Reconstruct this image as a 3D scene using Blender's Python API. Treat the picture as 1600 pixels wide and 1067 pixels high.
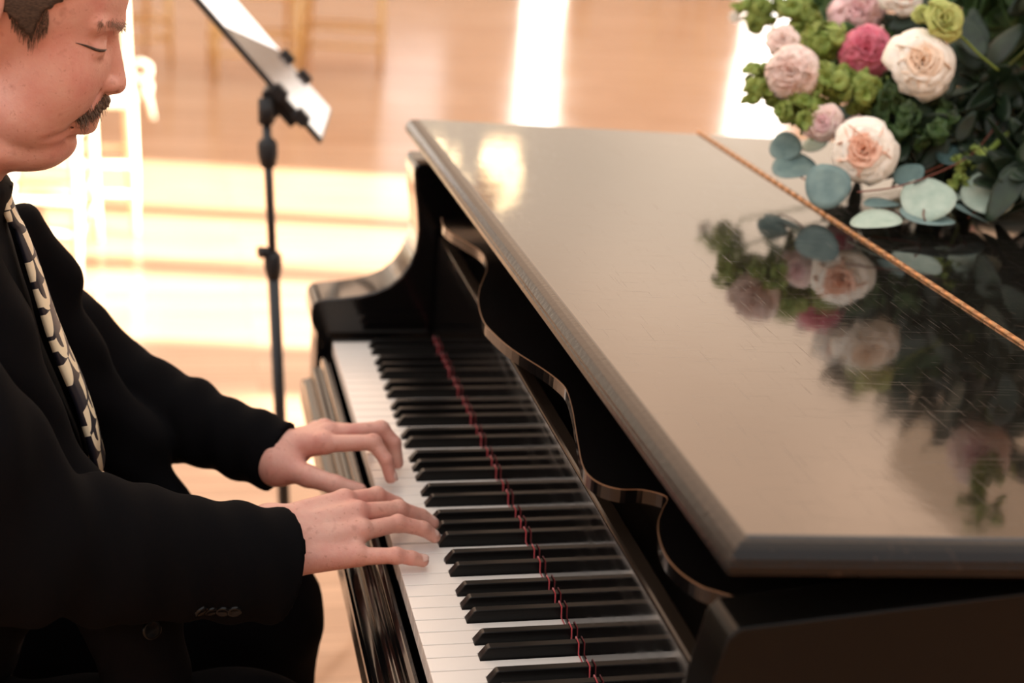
import bpy, bmesh, math, random
import numpy as np
from mathutils import Vector, Matrix, noise

for o in list(bpy.data.objects): bpy.data.objects.remove(o)
SC = bpy.context.scene
COL = SC.collection

# ------------------------------------------------------------------ camera
CR = np.array([[0.9755635842274247, -0.20846115260256956, 0.06942363419552751],
               [-0.0066614570959309255, -0.34388491798106835, -0.9389881725413959],
               [0.21961629747963896, 0.9155802045909901, -0.33687025817157323]])
CP = np.array([-0.23804300071836731, -2.114146322609973, 1.5117219576871745])
CF = 2400.0
cam_d = bpy.data.cameras.new('camera'); cam = bpy.data.objects.new('camera', cam_d); COL.objects.link(cam)
m = Matrix(((CR[0][0], -CR[1][0], -CR[2][0], CP[0]), (CR[0][1], -CR[1][1], -CR[2][1], CP[1]),
            (CR[0][2], -CR[1][2], -CR[2][2], CP[2]), (0, 0, 0, 1)))
cam.matrix_world = m
cam_d.lens = CF / 1600 * 36; cam_d.sensor_width = 36; cam_d.clip_start = .05; cam_d.clip_end = 200
cam_d.dof.use_dof = True; cam_d.dof.focus_distance = 1.50; cam_d.dof.aperture_fstop = 3.4
SC.camera = cam

# ------------------------------------------------------------------ view, world, sun
SC.view_settings.view_transform = 'Standard'; SC.view_settings.look = 'None'
SC.view_settings.gamma = 1; SC.view_settings.use_curve_mapping = False
SC.view_settings.exposure = 0.15
W = bpy.data.worlds.new('world'); SC.world = W; W.use_nodes = True
wn, wl = W.node_tree.nodes, W.node_tree.links
wn.clear()
wo = wn.new('ShaderNodeOutputWorld'); bg = wn.new('ShaderNodeBackground'); tc = wn.new('ShaderNodeTexCoord')
sep = wn.new('ShaderNodeSeparateXYZ'); wl.new(tc.outputs['Generated'], sep.inputs[0])
def wmap(src, a, b, c=0., d=1.):
    n = wn.new('ShaderNodeMapRange'); n.interpolation_type = 'SMOOTHSTEP'
    n.inputs[1].default_value = a; n.inputs[2].default_value = b; n.inputs[3].default_value = c; n.inputs[4].default_value = d
    wl.new(src, n.inputs[0]); return n.outputs[0]
def wmath(op, a, b):
    n = wn.new('ShaderNodeMath'); n.operation = op
    for i, v in enumerate((a, b)):
        if isinstance(v, (int, float)): n.inputs[i].default_value = v
        else: wl.new(v, n.inputs[i])
    return n.outputs[0]
def wmix(f, a, b):
    n = wn.new('ShaderNodeMix'); n.data_type = 'RGBA'; n.clamp_result = False
    wl.new(f, n.inputs[0])
    for i, v in ((6, a), (7, b)):
        if isinstance(v, tuple): n.inputs[i].default_value = (*v, 1)
        else: wl.new(v, n.inputs[i])
    return n.outputs[2]
fy = wmap(sep.outputs['Y'], .15, .6); fb = wmap(sep.outputs['Y'], -.6, .2)
fz = wmath('MULTIPLY', fy, wmap(sep.outputs['Z'], .52, .70, 1., 0.))
dome = wmix(fb, (1.20, 1.22, 1.24), (1.50, 1.32, 1.18))
warm = wmix(wmap(sep.outputs['Z'], .2, .42), (1.44, 1.12, .84), (2.62, 1.71, 1.15))
nz = wn.new('ShaderNodeTexNoise'); nz.inputs['Scale'].default_value = 3.2; nz.inputs['Detail'].default_value = 2; nz.inputs['Roughness'].default_value = .5
wl.new(tc.outputs['Generated'], nz.inputs['Vector'])
vary = wmath('MULTIPLY', wmap(nz.outputs['Fac'], .35, .65, .84, 1.22), 1.0)
vm = wn.new('ShaderNodeVectorMath'); vm.operation = 'SCALE'; wl.new(warm, vm.inputs[0]); wl.new(vary, vm.inputs['Scale'])
wl.new(wmix(fz, dome, vm.outputs[0]), bg.inputs[0]); bg.inputs[1].default_value = 1.0
wl.new(bg.outputs[0], wo.inputs[0])

def sun_dir(az_y, el):   # travel direction of the light: mostly towards -X
    v = Vector((-1, az_y, -math.tan(el) * math.hypot(1, az_y))); return v.normalized()
sd = bpy.data.lights.new('sun', 'SUN'); sd.energy = 36; sd.angle = math.radians(.6); sd.color = (1, .93, .82)
so = bpy.data.objects.new('sun', sd); COL.objects.link(so)
so.rotation_mode = 'QUATERNION'; so.rotation_quaternion = sun_dir(.18, math.radians(22)).to_track_quat('-Z', 'Y')

# ------------------------------------------------------------------ helpers
def ray(x, y): return CR.T @ np.array([(x - 800) / CF, (y - 533.5) / CF, 1.])
def atz(x, y, z):
    d = ray(x, y); return Vector(CP + d * (z - CP[2]) / d[2])
def aty(x, y, Y):
    d = ray(x, y); return Vector(CP + d * (Y - CP[1]) / d[1])

def new_obj(name, mesh, mat=None, parent=None, smooth=False):
    o = bpy.data.objects.new(name, mesh); COL.objects.link(o)
    if mat and not mesh.materials: mesh.materials.append(mat)
    if parent: o.parent = parent; o.matrix_parent_inverse = parent.matrix_world.inverted() if False else Matrix.Translation(-parent.location) if parent.rotation_euler == Vector((0,0,0)) or True else Matrix()
    if smooth:
        for p in mesh.polygons: p.use_smooth = True
    return o
def from_bm(name, bm, mat=None, parent=None, smooth=False, recalc=True):
    if recalc: bmesh.ops.recalc_face_normals(bm, faces=bm.faces)
    me = bpy.data.meshes.new(name); bm.to_mesh(me); bm.free()
    return new_obj(name, me, mat, parent, smooth)
def from_np(name, v, f, mat=None, parent=None, smooth=True):
    me = bpy.data.meshes.new(name); me.from_pydata([tuple(a) for a in v.tolist()], [], [tuple(a) for a in f.tolist()]); me.update()
    return new_obj(name, me, mat, parent, smooth)
def empty(name, loc, label, cat, group=None):
    o = bpy.data.objects.new(name, None); COL.objects.link(o); o.location = loc; o.empty_display_size = .05
    o['label'] = label; o['category'] = cat
    if group: o['group'] = group
    return o
def tag(o, label, cat, group=None):
    o['label'] = label; o['category'] = cat
    if group: o['group'] = group
    return o
def struct(o): o['kind'] = 'structure'; return o
def bevel(o, w, seg=2, ang=40):
    b = o.modifiers.new('bevel', 'BEVEL'); b.width = w; b.segments = seg; b.limit_method = 'ANGLE'; b.angle_limit = math.radians(ang)
    for p in o.data.polygons: p.use_smooth = True
    b.harden_normals = True
    return o
def add_box(bm, lo, hi, rot=None, piv=None):
    vs = [Vector((x, y, z)) for x in (lo[0], hi[0]) for y in (lo[1], hi[1]) for z in (lo[2], hi[2])]
    if rot is not None: vs = [rot @ (v - piv) + piv for v in vs]
    q = [bm.verts.new(v) for v in vs]
    for f in ((0, 1, 3, 2), (4, 6, 7, 5), (0, 4, 5, 1), (2, 3, 7, 6), (0, 2, 6, 4), (1, 5, 7, 3)):
        bm.faces.new([q[i] for i in f])
def box(name, lo, hi, mat, parent=None, bw=0):
    bm = bmesh.new(); add_box(bm, lo, hi); o = from_bm(name, bm, mat, parent)
    if bw: bevel(o, bw)
    return o
def prism(bm, pts, axis, a, b):
    """pts 2D polygon extruded between a and b on axis ('x','y','z')"""
    def P(u, v, w):
        return {'y': (u, w, v), 'z': (u, v, w), 'x': (w, u, v)}[axis]
    A = [bm.verts.new(P(u, v, a)) for u, v in pts]; B = [bm.verts.new(P(u, v, b)) for u, v in pts]
    n = len(pts)
    for i in range(n): bm.faces.new((A[i], A[(i + 1) % n], B[(i + 1) % n], B[i]))
    bm.faces.new(A); bm.faces.new(B[::-1])
def add_tube(bm, pts, r, seg=8, cap=True):
    pts = [Vector(p) for p in pts]; n = len(pts)
    rr = r if isinstance(r, (list, tuple)) else [r] * n
    rings = []; up = None
    for i in range(n):
        t = (pts[min(i + 1, n - 1)] - pts[max(i - 1, 0)]).normalized()
        if up is None:
            up = Vector((0, 0, 1)) if abs(t.z) < .9 else Vector((1, 0, 0))
        a = t.cross(up).normalized(); b = a.cross(t).normalized(); up = b
        rings.append([bm.verts.new(pts[i] + (a * math.cos(k * 2 * math.pi / seg) + b * math.sin(k * 2 * math.pi / seg)) * rr[i]) for k in range(seg)])
    for i in range(n - 1):
        for k in range(seg):
            bm.faces.new((rings[i][k], rings[i][(k + 1) % seg], rings[i + 1][(k + 1) % seg], rings[i + 1][k]))
    if cap: bm.faces.new(rings[0][::-1]); bm.faces.new(rings[-1])
def tube(name, pts, r, mat, parent=None, seg=8):
    bm = bmesh.new(); add_tube(bm, pts, r, seg); return from_bm(name, bm, mat, parent, True)

# ------------------------------------------------------------------ materials
def srgb(r, g, b):
    return tuple(((c / 255) / 12.92 if c / 255 < .04045 else ((c / 255 + .055) / 1.055) ** 2.4) for c in (r, g, b))
def mat(name, col, rough=.5, metal=0., ior=1.5, coat=0., emis=None, es=0., sss=0., sheen=0.):
    M = bpy.data.materials.new(name); M.use_nodes = True
    p = M.node_tree.nodes['Principled BSDF']
    p.inputs['Base Color'].default_value = (*col, 1); p.inputs['Roughness'].default_value = rough
    p.inputs['Metallic'].default_value = metal; p.inputs['IOR'].default_value = ior
    p.inputs['Coat Weight'].default_value = coat
    if sheen: p.inputs['Sheen Weight'].default_value = sheen
    if emis: p.inputs['Emission Color'].default_value = (*emis, 1); p.inputs['Emission Strength'].default_value = es
    if sss:
        p.inputs['Subsurface Weight'].default_value = sss; p.inputs['Subsurface Radius'].default_value = (.6, .25, .15)
        p.inputs['Subsurface Scale'].default_value = .006
    return M
def N(M, t, **kw):
    n = M.node_tree.nodes.new(t)
    for k, v in kw.items(): setattr(n, k, v)
    return n
def L(M, a, b): M.node_tree.links.new(a, b)
def pbsdf(M): return M.node_tree.nodes['Principled BSDF']
def coords(M, scale=(1, 1, 1), rot=(0, 0, 0), kind='Object'):
    t = N(M, 'ShaderNodeTexCoord'); mp = N(M, 'ShaderNodeMapping'); mp.inputs['Scale'].default_value = scale; mp.inputs['Rotation'].default_value = rot
    L(M, t.outputs[kind], mp.inputs[0]); return mp.outputs[0]
def noise_tex(M, vec, scale, detail=3, rough=.5):
    n = N(M, 'ShaderNodeTexNoise'); n.inputs['Scale'].default_value = scale; n.inputs['Detail'].default_value = detail
    n.inputs['Roughness'].default_value = rough; L(M, vec, n.inputs['Vector']); return n.outputs['Fac']
def ramp(M, fac, stops):
    r = N(M, 'ShaderNodeValToRGB'); e = r.color_ramp.elements
    while len(e) < len(stops): e.new(.5)
    for el, (p, c) in zip(e, stops): el.position = p; el.color = (*c, 1) if isinstance(c, tuple) else (c, c, c, 1)
    L(M, fac, r.inputs[0]); return r.outputs[0]
def bump(M, h, strength, dist=.001):
    b = N(M, 'ShaderNodeBump'); b.inputs['Strength'].default_value = strength; b.inputs['Distance'].default_value = dist
    L(M, h, b.inputs['Height']); L(M, b.outputs[0], pbsdf(M).inputs['Normal']); return b
def mixc(M, f, a, b, blend='MIX'):
    n = N(M, 'ShaderNodeMix', data_type='RGBA', blend_type=blend)
    if isinstance(f, (int, float)): n.inputs[0].default_value = f
    else: L(M, f, n.inputs[0])
    for i, v in ((6, a), (7, b)):
        if isinstance(v, tuple): n.inputs[i].default_value = (*v, 1)
        else: L(M, v, n.inputs[i])
    return n.outputs[2]
def math_n(M, op, a, b=0.):
    n = N(M, 'ShaderNodeMath', operation=op)
    for i, v in enumerate((a, b)):
        if isinstance(v, (int, float)): n.inputs[i].default_value = v
        else: L(M, v, n.inputs[i])
    return n.outputs[0]

LACQ = mat('black_lacquer', (.004, .0035, .0035), .09, ior=1.5)
CASE = mat('black_case_lacquer', (.004, .0035, .003), .22, ior=1.25)
v = coords(LACQ); L(LACQ, ramp(LACQ, noise_tex(LACQ, v, 9, 4), [(.3, .06), (.7, .16)]), pbsdf(LACQ).inputs['Roughness'])
LIDM = mat('worn_black_lacquer', (.008, .007, .006), .09, ior=1.75)
v = coords(LIDM)
s1 = noise_tex(LIDM, coords(LIDM, (9, 700, 1), (0, 0, .45)), 1.6, 2); s2 = noise_tex(LIDM, coords(LIDM, (800, 11, 1), (0, 0, .2)), 1.4, 2)
scr = math_n(LIDM, 'MAXIMUM', ramp(LIDM, s1, [(.66, 0.), (.71, 1.)]), ramp(LIDM, s2, [(.67, 0.), (.72, 1.)]))
rb = ramp(LIDM, noise_tex(LIDM, v, 5, 5), [(.3, .03), (.75, .09)])
L(LIDM, math_n(LIDM, 'ADD', rb, math_n(LIDM, 'MULTIPLY', scr, .25)), pbsdf(LIDM).inputs['Roughness'])
L(LIDM, mixc(LIDM, ramp(LIDM, noise_tex(LIDM, v, 90, 4), [(.68, 0.), (.74, .6)]), (.008, .007, .006), (.05, .04, .03)), pbsdf(LIDM).inputs['Base Color'])
bump(LIDM, math_n(LIDM, 'ADD', noise_tex(LIDM, v, 22, 3), math_n(LIDM, 'MULTIPLY', noise_tex(LIDM, v, 400, 2), .04)), .10, .001)
EDGEM = mat('rubbed_lacquer_edge', (.03, .02, .014), .26, ior=1.33)
v = coords(EDGEM)
L(EDGEM, mixc(EDGEM, ramp(EDGEM, noise_tex(EDGEM, v, 70, 5, .7), [(.62, 0.), (.74, .8)]), (.008, .006, .005), (.07, .045, .032)), pbsdf(EDGEM).inputs['Base Color'])
bump(EDGEM, noise_tex(EDGEM, v, 160, 4), .35, .001)
FALLM = mat('fallboard_lacquer', (.004, .0035, .0035), .06, ior=1.75)
v = coords(FALLM); bump(FALLM, noise_tex(FALLM, v, 30, 2), .06, .001)
L(FALLM, ramp(FALLM, noise_tex(FALLM, coords(FALLM, (1, 1, 6)), 12, 4), [(.35, .04), (.75, .14)]), pbsdf(FALLM).inputs['Roughness'])
IVORY = mat('white_key_plastic', srgb(236, 229, 222), .25, ior=1.5)
EBONY = mat('black_key_ebony', (.004, .0038, .0038), .30, ior=1.32)
v = coords(EBONY, (4, 60, 60)); bump(EBONY, noise_tex(EBONY, v, 12, 3), .15, .0005)
FELT = mat('red_felt', (.42, .03, .04), .9, sheen=.4)
BRASS = mat('brass_hinge', (.44, .23, .11), .42, metal=1.)
RAW = mat('bare_wood_edge', (.20, .11, .06), .4)
DARKW = mat('dark_interior_wood', (.012, .008, .006), .7, ior=1.2)
v = coords(DARKW); L(DARKW, ramp(DARKW, noise_tex(DARKW, v, 14, 3), [(.3, (.005, .004, .0035)), (.8, (.014, .008, .005))]), pbsdf(DARKW).inputs['Base Color'])
CLOTH = mat('black_suit_wool', (.0036, .0035, .0042), .9, ior=1.13)
v = coords(CLOTH); bump(CLOTH, noise_tex(CLOTH, v, 900, 2), .25, .0006)
TROUS = mat('black_trouser_wool', (.0026, .0024, .003), .9, ior=1.1)
SHIRT = mat('black_shirt_cotton', (.006, .006, .007), .8, ior=1.25)
BTN = mat('black_button', (.004, .004, .004), .25, ior=1.3)
STEEL = mat('black_steel', (.015, .016, .018), .35)
RUB = mat('black_rubber', (.012, .012, .013), .6)
SCREEN = mat('tablet_glass', (.10, .09, .088), .15, ior=1.45)
GLARE = mat('screen_glare', (.9, .9, .9), .2, emis=(1, .98, .95), es=.9)  # glow stands in for a reflection on the tablet screen
CHW = mat('white_chair_paint', srgb(240, 225, 195), .4)
CHG = mat('gold_chair_paint', srgb(222, 178, 112), .35)
CUSH = mat('white_cushion_cloth', srgb(245, 236, 222), .9)
SKIN = mat('skin', (.6, .34, .26), .47, sss=.10)
v = coords(SKIN)
c1 = ramp(SKIN, noise_tex(SKIN, v, 26, 4, .6), [(.3, (.68, .385, .31)), (.52, (.65, .325, .26)), (.75, (.60, .245, .20))])
sp = ramp(SKIN, noise_tex(SKIN, v, 210, 3, .6), [(.62, 0.), (.74, .55)])
sp2 = ramp(SKIN, noise_tex(SKIN, v, 75, 2, .5), [(.62, 0.), (.75, .4)])
c2 = mixc(SKIN, math_n(SKIN, 'MAXIMUM', sp, sp2), c1, (.33, .13, .085))
L(SKIN, c2, pbsdf(SKIN).inputs['Base Color'])
bump(SKIN, math_n(SKIN, 'ADD', noise_tex(SKIN, v, 480, 3), math_n(SKIN, 'MULTIPLY', noise_tex(SKIN, v, 130, 3), 1.6)), .35, .0009)
CAPM = mat('fallboard_top_edge', (.02, .014, .010), .2, ior=1.32)
LIPM = mat('lip_skin', (.50, .20, .16), .42, sss=.1)
NAIL = mat('fingernail', (.70, .46, .40), .25)
EYEW = mat('eye', (.09, .05, .035), .15)
HAIR = mat('brown_hair', (.075, .045, .03), .55)
v = coords(HAIR, (40, 40, 160), (0, .5, 0)); L(HAIR, ramp(HAIR, noise_tex(HAIR, v, 7, 3), [(.35, (.022, .014, .010)), (.7, (.085, .055, .040))]), pbsdf(HAIR).inputs['Base Color'])
STACHE = mat('moustache_hair', (.10, .06, .04), .6)
v = coords(STACHE, (300, 60, 60), (0, .6, 0)); L(STACHE, ramp(STACHE, noise_tex(STACHE, v, 4, 2), [(.35, (.04, .024, .016)), (.7, (.24, .16, .11))]), pbsdf(STACHE).inputs['Base Color'])
bump(STACHE, noise_tex(STACHE, v, 4, 2), .8, .002)

BROWM = mat('pale_brown_brow', (.26, .15, .10), .6)
# tie: navy-black silk with cream quarter discs and blocks, laid out in the strip's own UVs
TIE = mat('patterned_tie_silk', (.02, .02, .03), .45)
uvn = N(TIE, 'ShaderNodeUVMap'); sx = N(TIE, 'ShaderNodeSeparateXYZ'); L(TIE, uvn.outputs[0], sx.inputs[0])
cu = math_n(TIE, 'MULTIPLY', sx.outputs[0], 3.0); cv = math_n(TIE, 'MULTIPLY', sx.outputs[1], 17.0)
fu, fv = math_n(TIE, 'FRACT', cu), math_n(TIE, 'FRACT', cv)
iu, iv = math_n(TIE, 'FLOOR', cu), math_n(TIE, 'FLOOR', cv)
chk = math_n(TIE, 'MODULO', math_n(TIE, 'ADD', iu, iv), 2.0)
d1 = math_n(TIE, 'SQRT', math_n(TIE, 'ADD', math_n(TIE, 'MULTIPLY', fu, fu), math_n(TIE, 'MULTIPLY', fv, fv)))
q1 = math_n(TIE, 'LESS_THAN', d1, .86)
gu = math_n(TIE, 'SUBTRACT', 1., fu)
d2 = math_n(TIE, 'SQRT', math_n(TIE, 'ADD', math_n(TIE, 'MULTIPLY', gu, gu), math_n(TIE, 'MULTIPLY', fv, fv)))
q2 = math_n(TIE, 'MULTIPLY', math_n(TIE, 'LESS_THAN', d2, .98), math_n(TIE, 'GREATER_THAN', d2, .55))
pat = math_n(TIE, 'ADD', math_n(TIE, 'MULTIPLY', chk, q1), math_n(TIE, 'MULTIPLY', math_n(TIE, 'SUBTRACT', 1., chk), math_n(TIE, 'MULTIPLY', q2, math_n(TIE, 'LESS_THAN', math_n(TIE, 'MODULO', iv, 3.0), 1.5))))
L(TIE, mixc(TIE, pat, (.012, .013, .022), srgb(232, 220, 190)), pbsdf(TIE).inputs['Base Color'])

# floor boards
FLOORM = mat('varnished_oak_floor', (.55, .33, .18), .22, ior=1.5)
v = coords(FLOORM, (1, 1, 1))
br = N(FLOORM, 'ShaderNodeTexBrick'); br.offset = .37; br.inputs['Scale'].default_value = 1.0
br.inputs['Brick Width'].default_value = 1.3; br.inputs['Row Height'].default_value = .085; br.inputs['Mortar Size'].default_value = .0012
br.inputs['Color1'].default_value = (.475, .275, .165, 1); br.inputs['Color2'].default_value = (.585, .36, .23, 1); br.inputs['Mortar'].default_value = (.25, .13, .07, 1)
L(FLOORM, v, br.inputs['Vector'])
gr = ramp(FLOORM, noise_tex(FLOORM, coords(FLOORM, (1.2, 22, 1)), 3, 4), [(.3, (.82, .8, .78)), (.7, (1.08, 1.06, 1.04))])
L(FLOORM, mixc(FLOORM, 1., br.outputs['Color'], gr, 'MULTIPLY'), pbsdf(FLOORM).inputs['Base Color'])
L(FLOORM, ramp(FLOORM, noise_tex(FLOORM, v, 3, 3), [(.3, .13), (.7, .22)]), pbsdf(FLOORM).inputs['Roughness'])
WALLM = mat('cream_wall_plaster', srgb(232, 205, 178), .85)
v = coords(WALLM); bump(WALLM, noise_tex(WALLM, v, 25, 4), .1, .002)
TRIMM = mat('white_trim_paint', srgb(238, 228, 215), .5)
PANE = mat('daylit_window_pane', (.9, .9, .9), .1, emis=(1, .95, .88), es=8)
PANE2 = mat('curtained_window_pane', (.9, .85, .8), .1, emis=(1, .90, .86), es=.85)

# ------------------------------------------------------------------ room
def plane_box(name, lo, hi, m): return struct(box(name, lo, hi, m))
FX0, FX1, FY0, FY1 = -5.2, 8.2, -5.2, 12.5
plane_box('floor', (FX0 - .2, FY0 - .2, -.12), (FX1 + .3, FY1 + .2, 0), FLOORM)
plane_box('wall_left', (FX0 - .15, FY0, 0), (FX0, FY1, 1.4), WALLM)
plane_box('wall_front', (FX0, FY0 - .15, 0), (FX1, FY0, 3.4), WALLM)
def wall_with_holes(name, axis, pos, th, u0, u1, h, holes, m):
    """holes: (u0,u1,z0,z1) sorted along u"""
    bm = bmesh.new(); u = u0
    def B(a, b, z0, z1):
        if b - a < 1e-4 or z1 - z0 < 1e-4: return
        if axis == 'y': add_box(bm, (a, pos, z0), (b, pos + th, z1))
        else: add_box(bm, (pos, a, z0), (pos + th, b, z1))
    for a, b, z0, z1 in holes:
        B(u, a, 0, h); B(a, b, 0, z0); B(a, b, z1, h); u = b
    B(u, u1, 0, h)
    return struct(from_bm(name, bm, m))
back = [(-3.4, -2.5, .5, 2.6, 0), (1.81, 2.40, .9, 2.6, 1), (3.14, 3.54, .05, 2.5, 0), (5.34, 5.95, .05, 2.7, 0), (6.7, 7.5, .5, 2.7, 1)]
wall_with_holes('wall_back', 'y', FY1, .2, FX0, FX1, 3.0, [b[:4] for b in back], WALLM)
for i, (a, b, z0, z1, k) in enumerate(back):
    w = struct(box('window_%d' % (i + 1), (a, FY1 + .10, z0), (b, FY1 + .12, z1), (PANE, PANE2)[k]))
    bm = bmesh.new()
    for lo, hi in (((a - .06, z0 - .06), (a, z1 + .06)), ((b, z0 - .06), (b + .06, z1 + .06)), ((a, z0 - .06), (b, z0)), ((a, z1), (b, z1 + .06))):
        add_box(bm, (lo[0], FY1 - .03, lo[1]), (hi[0], FY1, hi[1]))
    f = from_bm('window_frame', bm, TRIMM); f.parent = w
SUNY = [(-.36, .13), (.50, 1.11), (1.27, 1.80), (1.93, 2.61)]
wall_with_holes('wall_right', 'x', FX1, .03, -9.5, FY1, 7.0, [(a, b, .05, 4.6 if i else 3.4) for i, (a, b) in enumerate(SUNY)], WALLM)
for nm, lo, hi in (('baseboard_left', (FX0, FY0, 0), (FX0 + .02, FY1, .14)), ('baseboard_back', (FX0 + .02, FY1 - .02, 0), (3.1, FY1, .14))):
    plane_box(nm, lo, hi, TRIMM)

# ------------------------------------------------------------------ grand piano
KZ = .735
PIANO = empty('grand_piano', (.6, -.56, 0), 'worn black grand piano with closed lid and open keyboard', 'grand piano')
WP = .0235
NW = 49
sharps = {0: ('r', .0), 1: ('lr', 0), 2: ('l', 0), 3: ('r', 0), 4: ('lr', 0), 5: ('lr', 0), 6: ('l', 0)}
Lf = [0, 23.5, 47, 70.5, 94, 117.5, 141, 164.5]
blk = [(14.4, 28.1), (42.4, 56.1), (83.7, 97.4), (110.6, 124.3), (137.5, 151.2)]
def white_mesh(k):
    a, b = Lf[k] / 1000, Lf[k + 1] / 1000; g = .0005; cutl = cutr = 0
    for x0, x1 in blk:
        x0 /= 1000; x1 /= 1000
        if x0 < a < x1: cutl = x1 - a + .0004
        if x0 < b < x1: cutr = b - x0 + .0004
    w = b - a
    P = [(0, g), (0, w - g), (.0505, w - g)]
    if cutr: P += [(.0505, w - cutr)]
    P += [(.160, w - max(cutr, g)), (.160, max(cutl, g))]
    if cutl: P += [(.0505, cutl)]
    P += [(.0505, g)]
    P = [(x, -y) for x, y in P]
    out = []
    for p in P:
        if not out or (abs(out[-1][0] - p[0]) + abs(out[-1][1] - p[1])) > 1e-6: out.append(p)
    bm = bmesh.new(); prism(bm, out, 'z', -.019, 0)
    bmesh.ops.recalc_face_normals(bm, faces=bm.faces)
    me = bpy.data.meshes.new('white_key'); bm.to_mesh(me); bm.free(); me.materials.append(IVORY); return me
WM = [white_mesh(k) for k in range(7)]
wproto = {}
for i in range(NW):
    k, o8 = i % 7, i // 7
    if k not in wproto:
        o = new_obj('white_key', WM[k], None, PIANO); bevel(o, .0009, 2, 50); wproto[k] = o
    else:
        o = wproto[k].copy(); COL.objects.link(o)
    o.location = (0, -(o8 * .1645 + Lf[k] / 1000), KZ - (.0018 if i in (27, 28) else 0))
def black_mesh():
    # x front bottom .0505 ; slope ; z 0..0.0118 ; half widths bottom .0058 top .0046
    bm = bmesh.new(); h = .0118
    pro = [(.0502, -.006), (.0502, .0005), (.0508, .0015), (.0572, h - .0012), (.0592, h), (.150, h), (.160, h), (.160, -.006)]
    def hw(z): return .0061 - .0014 * max(0, z) / h
    A = [bm.verts.new((x, hw(z), z)) for x, z in pro]; B = [bm.verts.new((x, -hw(z), z)) for x, z in pro]
    n = len(pro)
    for i in range(n): bm.faces.new((A[i], A[(i + 1) % n], B[(i + 1) % n], B[i]))
    bm.faces.new(A); bm.faces.new(B[::-1]); bmesh.ops.recalc_face_normals(bm, faces=bm.faces)
    me = bpy.data.meshes.new('black_key'); bm.to_mesh(me); bm.free(); me.materials.append(EBONY); return me
BMsh = black_mesh(); bp = None; blackc = []
for o8 in range(7):
    for x0, x1 in blk:
        y = -(o8 * .1645 + (x0 + x1) / 2000); blackc.append(y)
        if bp is None: bp = new_obj('black_key', BMsh, None, PIANO); bevel(bp, .0011, 2, 25); o = bp
        else: o = bp.copy(); COL.objects.link(o)
        o.location = (0, y, KZ)
for o in PIANO.children:
    o.matrix_parent_inverse = Matrix.Translation(-PIANO.location)
# felt cord rising over each black key
pts = []
for y in blackc:
    pts += [(.1465, y + .0078, KZ + .0016), (.1465, y + .0058, KZ + .0128), (.1465, y - .0058, KZ + .0128), (.1465, y - .0078, KZ + .0016)]
pts = [(.1465, 0, KZ + .0016)] + pts + [(.1465, -1.15, KZ + .0016)]
tube('felt_strip', pts, .0008, FELT, PIANO, 6)
# fallboard
bm = bmesh.new()
prism(bm, [(.1492, KZ - .02), (.1492, .8935), (.166, .8935), (.166, .70)], 'y', -.002, -1.152)
fb_ = from_bm('fallboard', bm, FALLM, PIANO)
bm = bmesh.new(); prism(bm, [(.1500, .8937), (.1508, .8956), (.1530, .8966), (.1650, .8966), (.1668, .8950), (.1670, .8937)], 'y', -.002, -1.152)
cp_ = from_bm('fallboard_cap', bm, CAPM, PIANO)
# keyslip with its mouldings
bm = bmesh.new()
prism(bm, [(-.004, .640), (-.004, .707), (-.006, .712), (-.011, .7135), (-.0155, .711), (-.017, .706), (-.0175, .698), (-.021, .6955), (-.025, .6965), (-.029, .694),
           (-.030, .688), (-.031, .681), (-.036, .679), (-.041, .675), (-.043, .668), (-.042, .655), (-.038, .640)], 'y', .0, -1.195)
ks = from_bm('keyslip', bm, LACQ, PIANO); bevel(ks, .0012, 2, 20)
box('keybed', (-.036, -1.235, .600), (.60, .10, .6395), LACQ, PIANO, .003)
box('key_block', (-.002, .0005, .64), (.149, .018, .7375), LACQ, PIANO, .001)
box('key_block', (-.002, -1.189, .64), (.149, -1.153, .7375), LACQ, PIANO, .002)
# arms (cheeks) cut to the scooped profile
armp = [(-.022, .600), (-.022, .742), (-.026, .748), (-.030, .758), (-.031, .775), (-.029, .786), (-.023, .792), (-.008, .7945), (.015, .7965), (.040, .800), (.062, .806),
        (.082, .815), (.098, .829), (.110, .847), (.1185, .870), (.121, .900), (.118, .930), (.1135, .960), (.111, .985), (.112, .996), (.118, .999), (.30, 1.000), (.30, .600)]
def arm(y0, y1, dz=0):
    bm = bmesh.new(); prism(bm, [(x, z + (dz if z > .9 else 0)) for x, z in armp], 'y', y0, y1)
    a = from_bm('arm', bm, LACQ, PIANO); bevel(a, .004, 3, 50); return a
arm(.0185, .105)
# near arm: front edge at Y -1.19 ... -1.235, its top edge rising gently towards the rim
bm = bmesh.new()
nearp = [(x + .025, z) for x, z in armp if z < .80 and x < .02] + [(.075, .80), (.105, .82), (.122, .85), (.130, .89), (.136, .93), (.143, .965), (.149, .972), (.152, .974), (.45, .9985), (.45, .600)]
prism(bm, nearp, 'y', -1.1895, -1.236)
a = from_bm('arm', bm, CASE, PIANO); bevel(a, .003, 3, 50)
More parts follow.
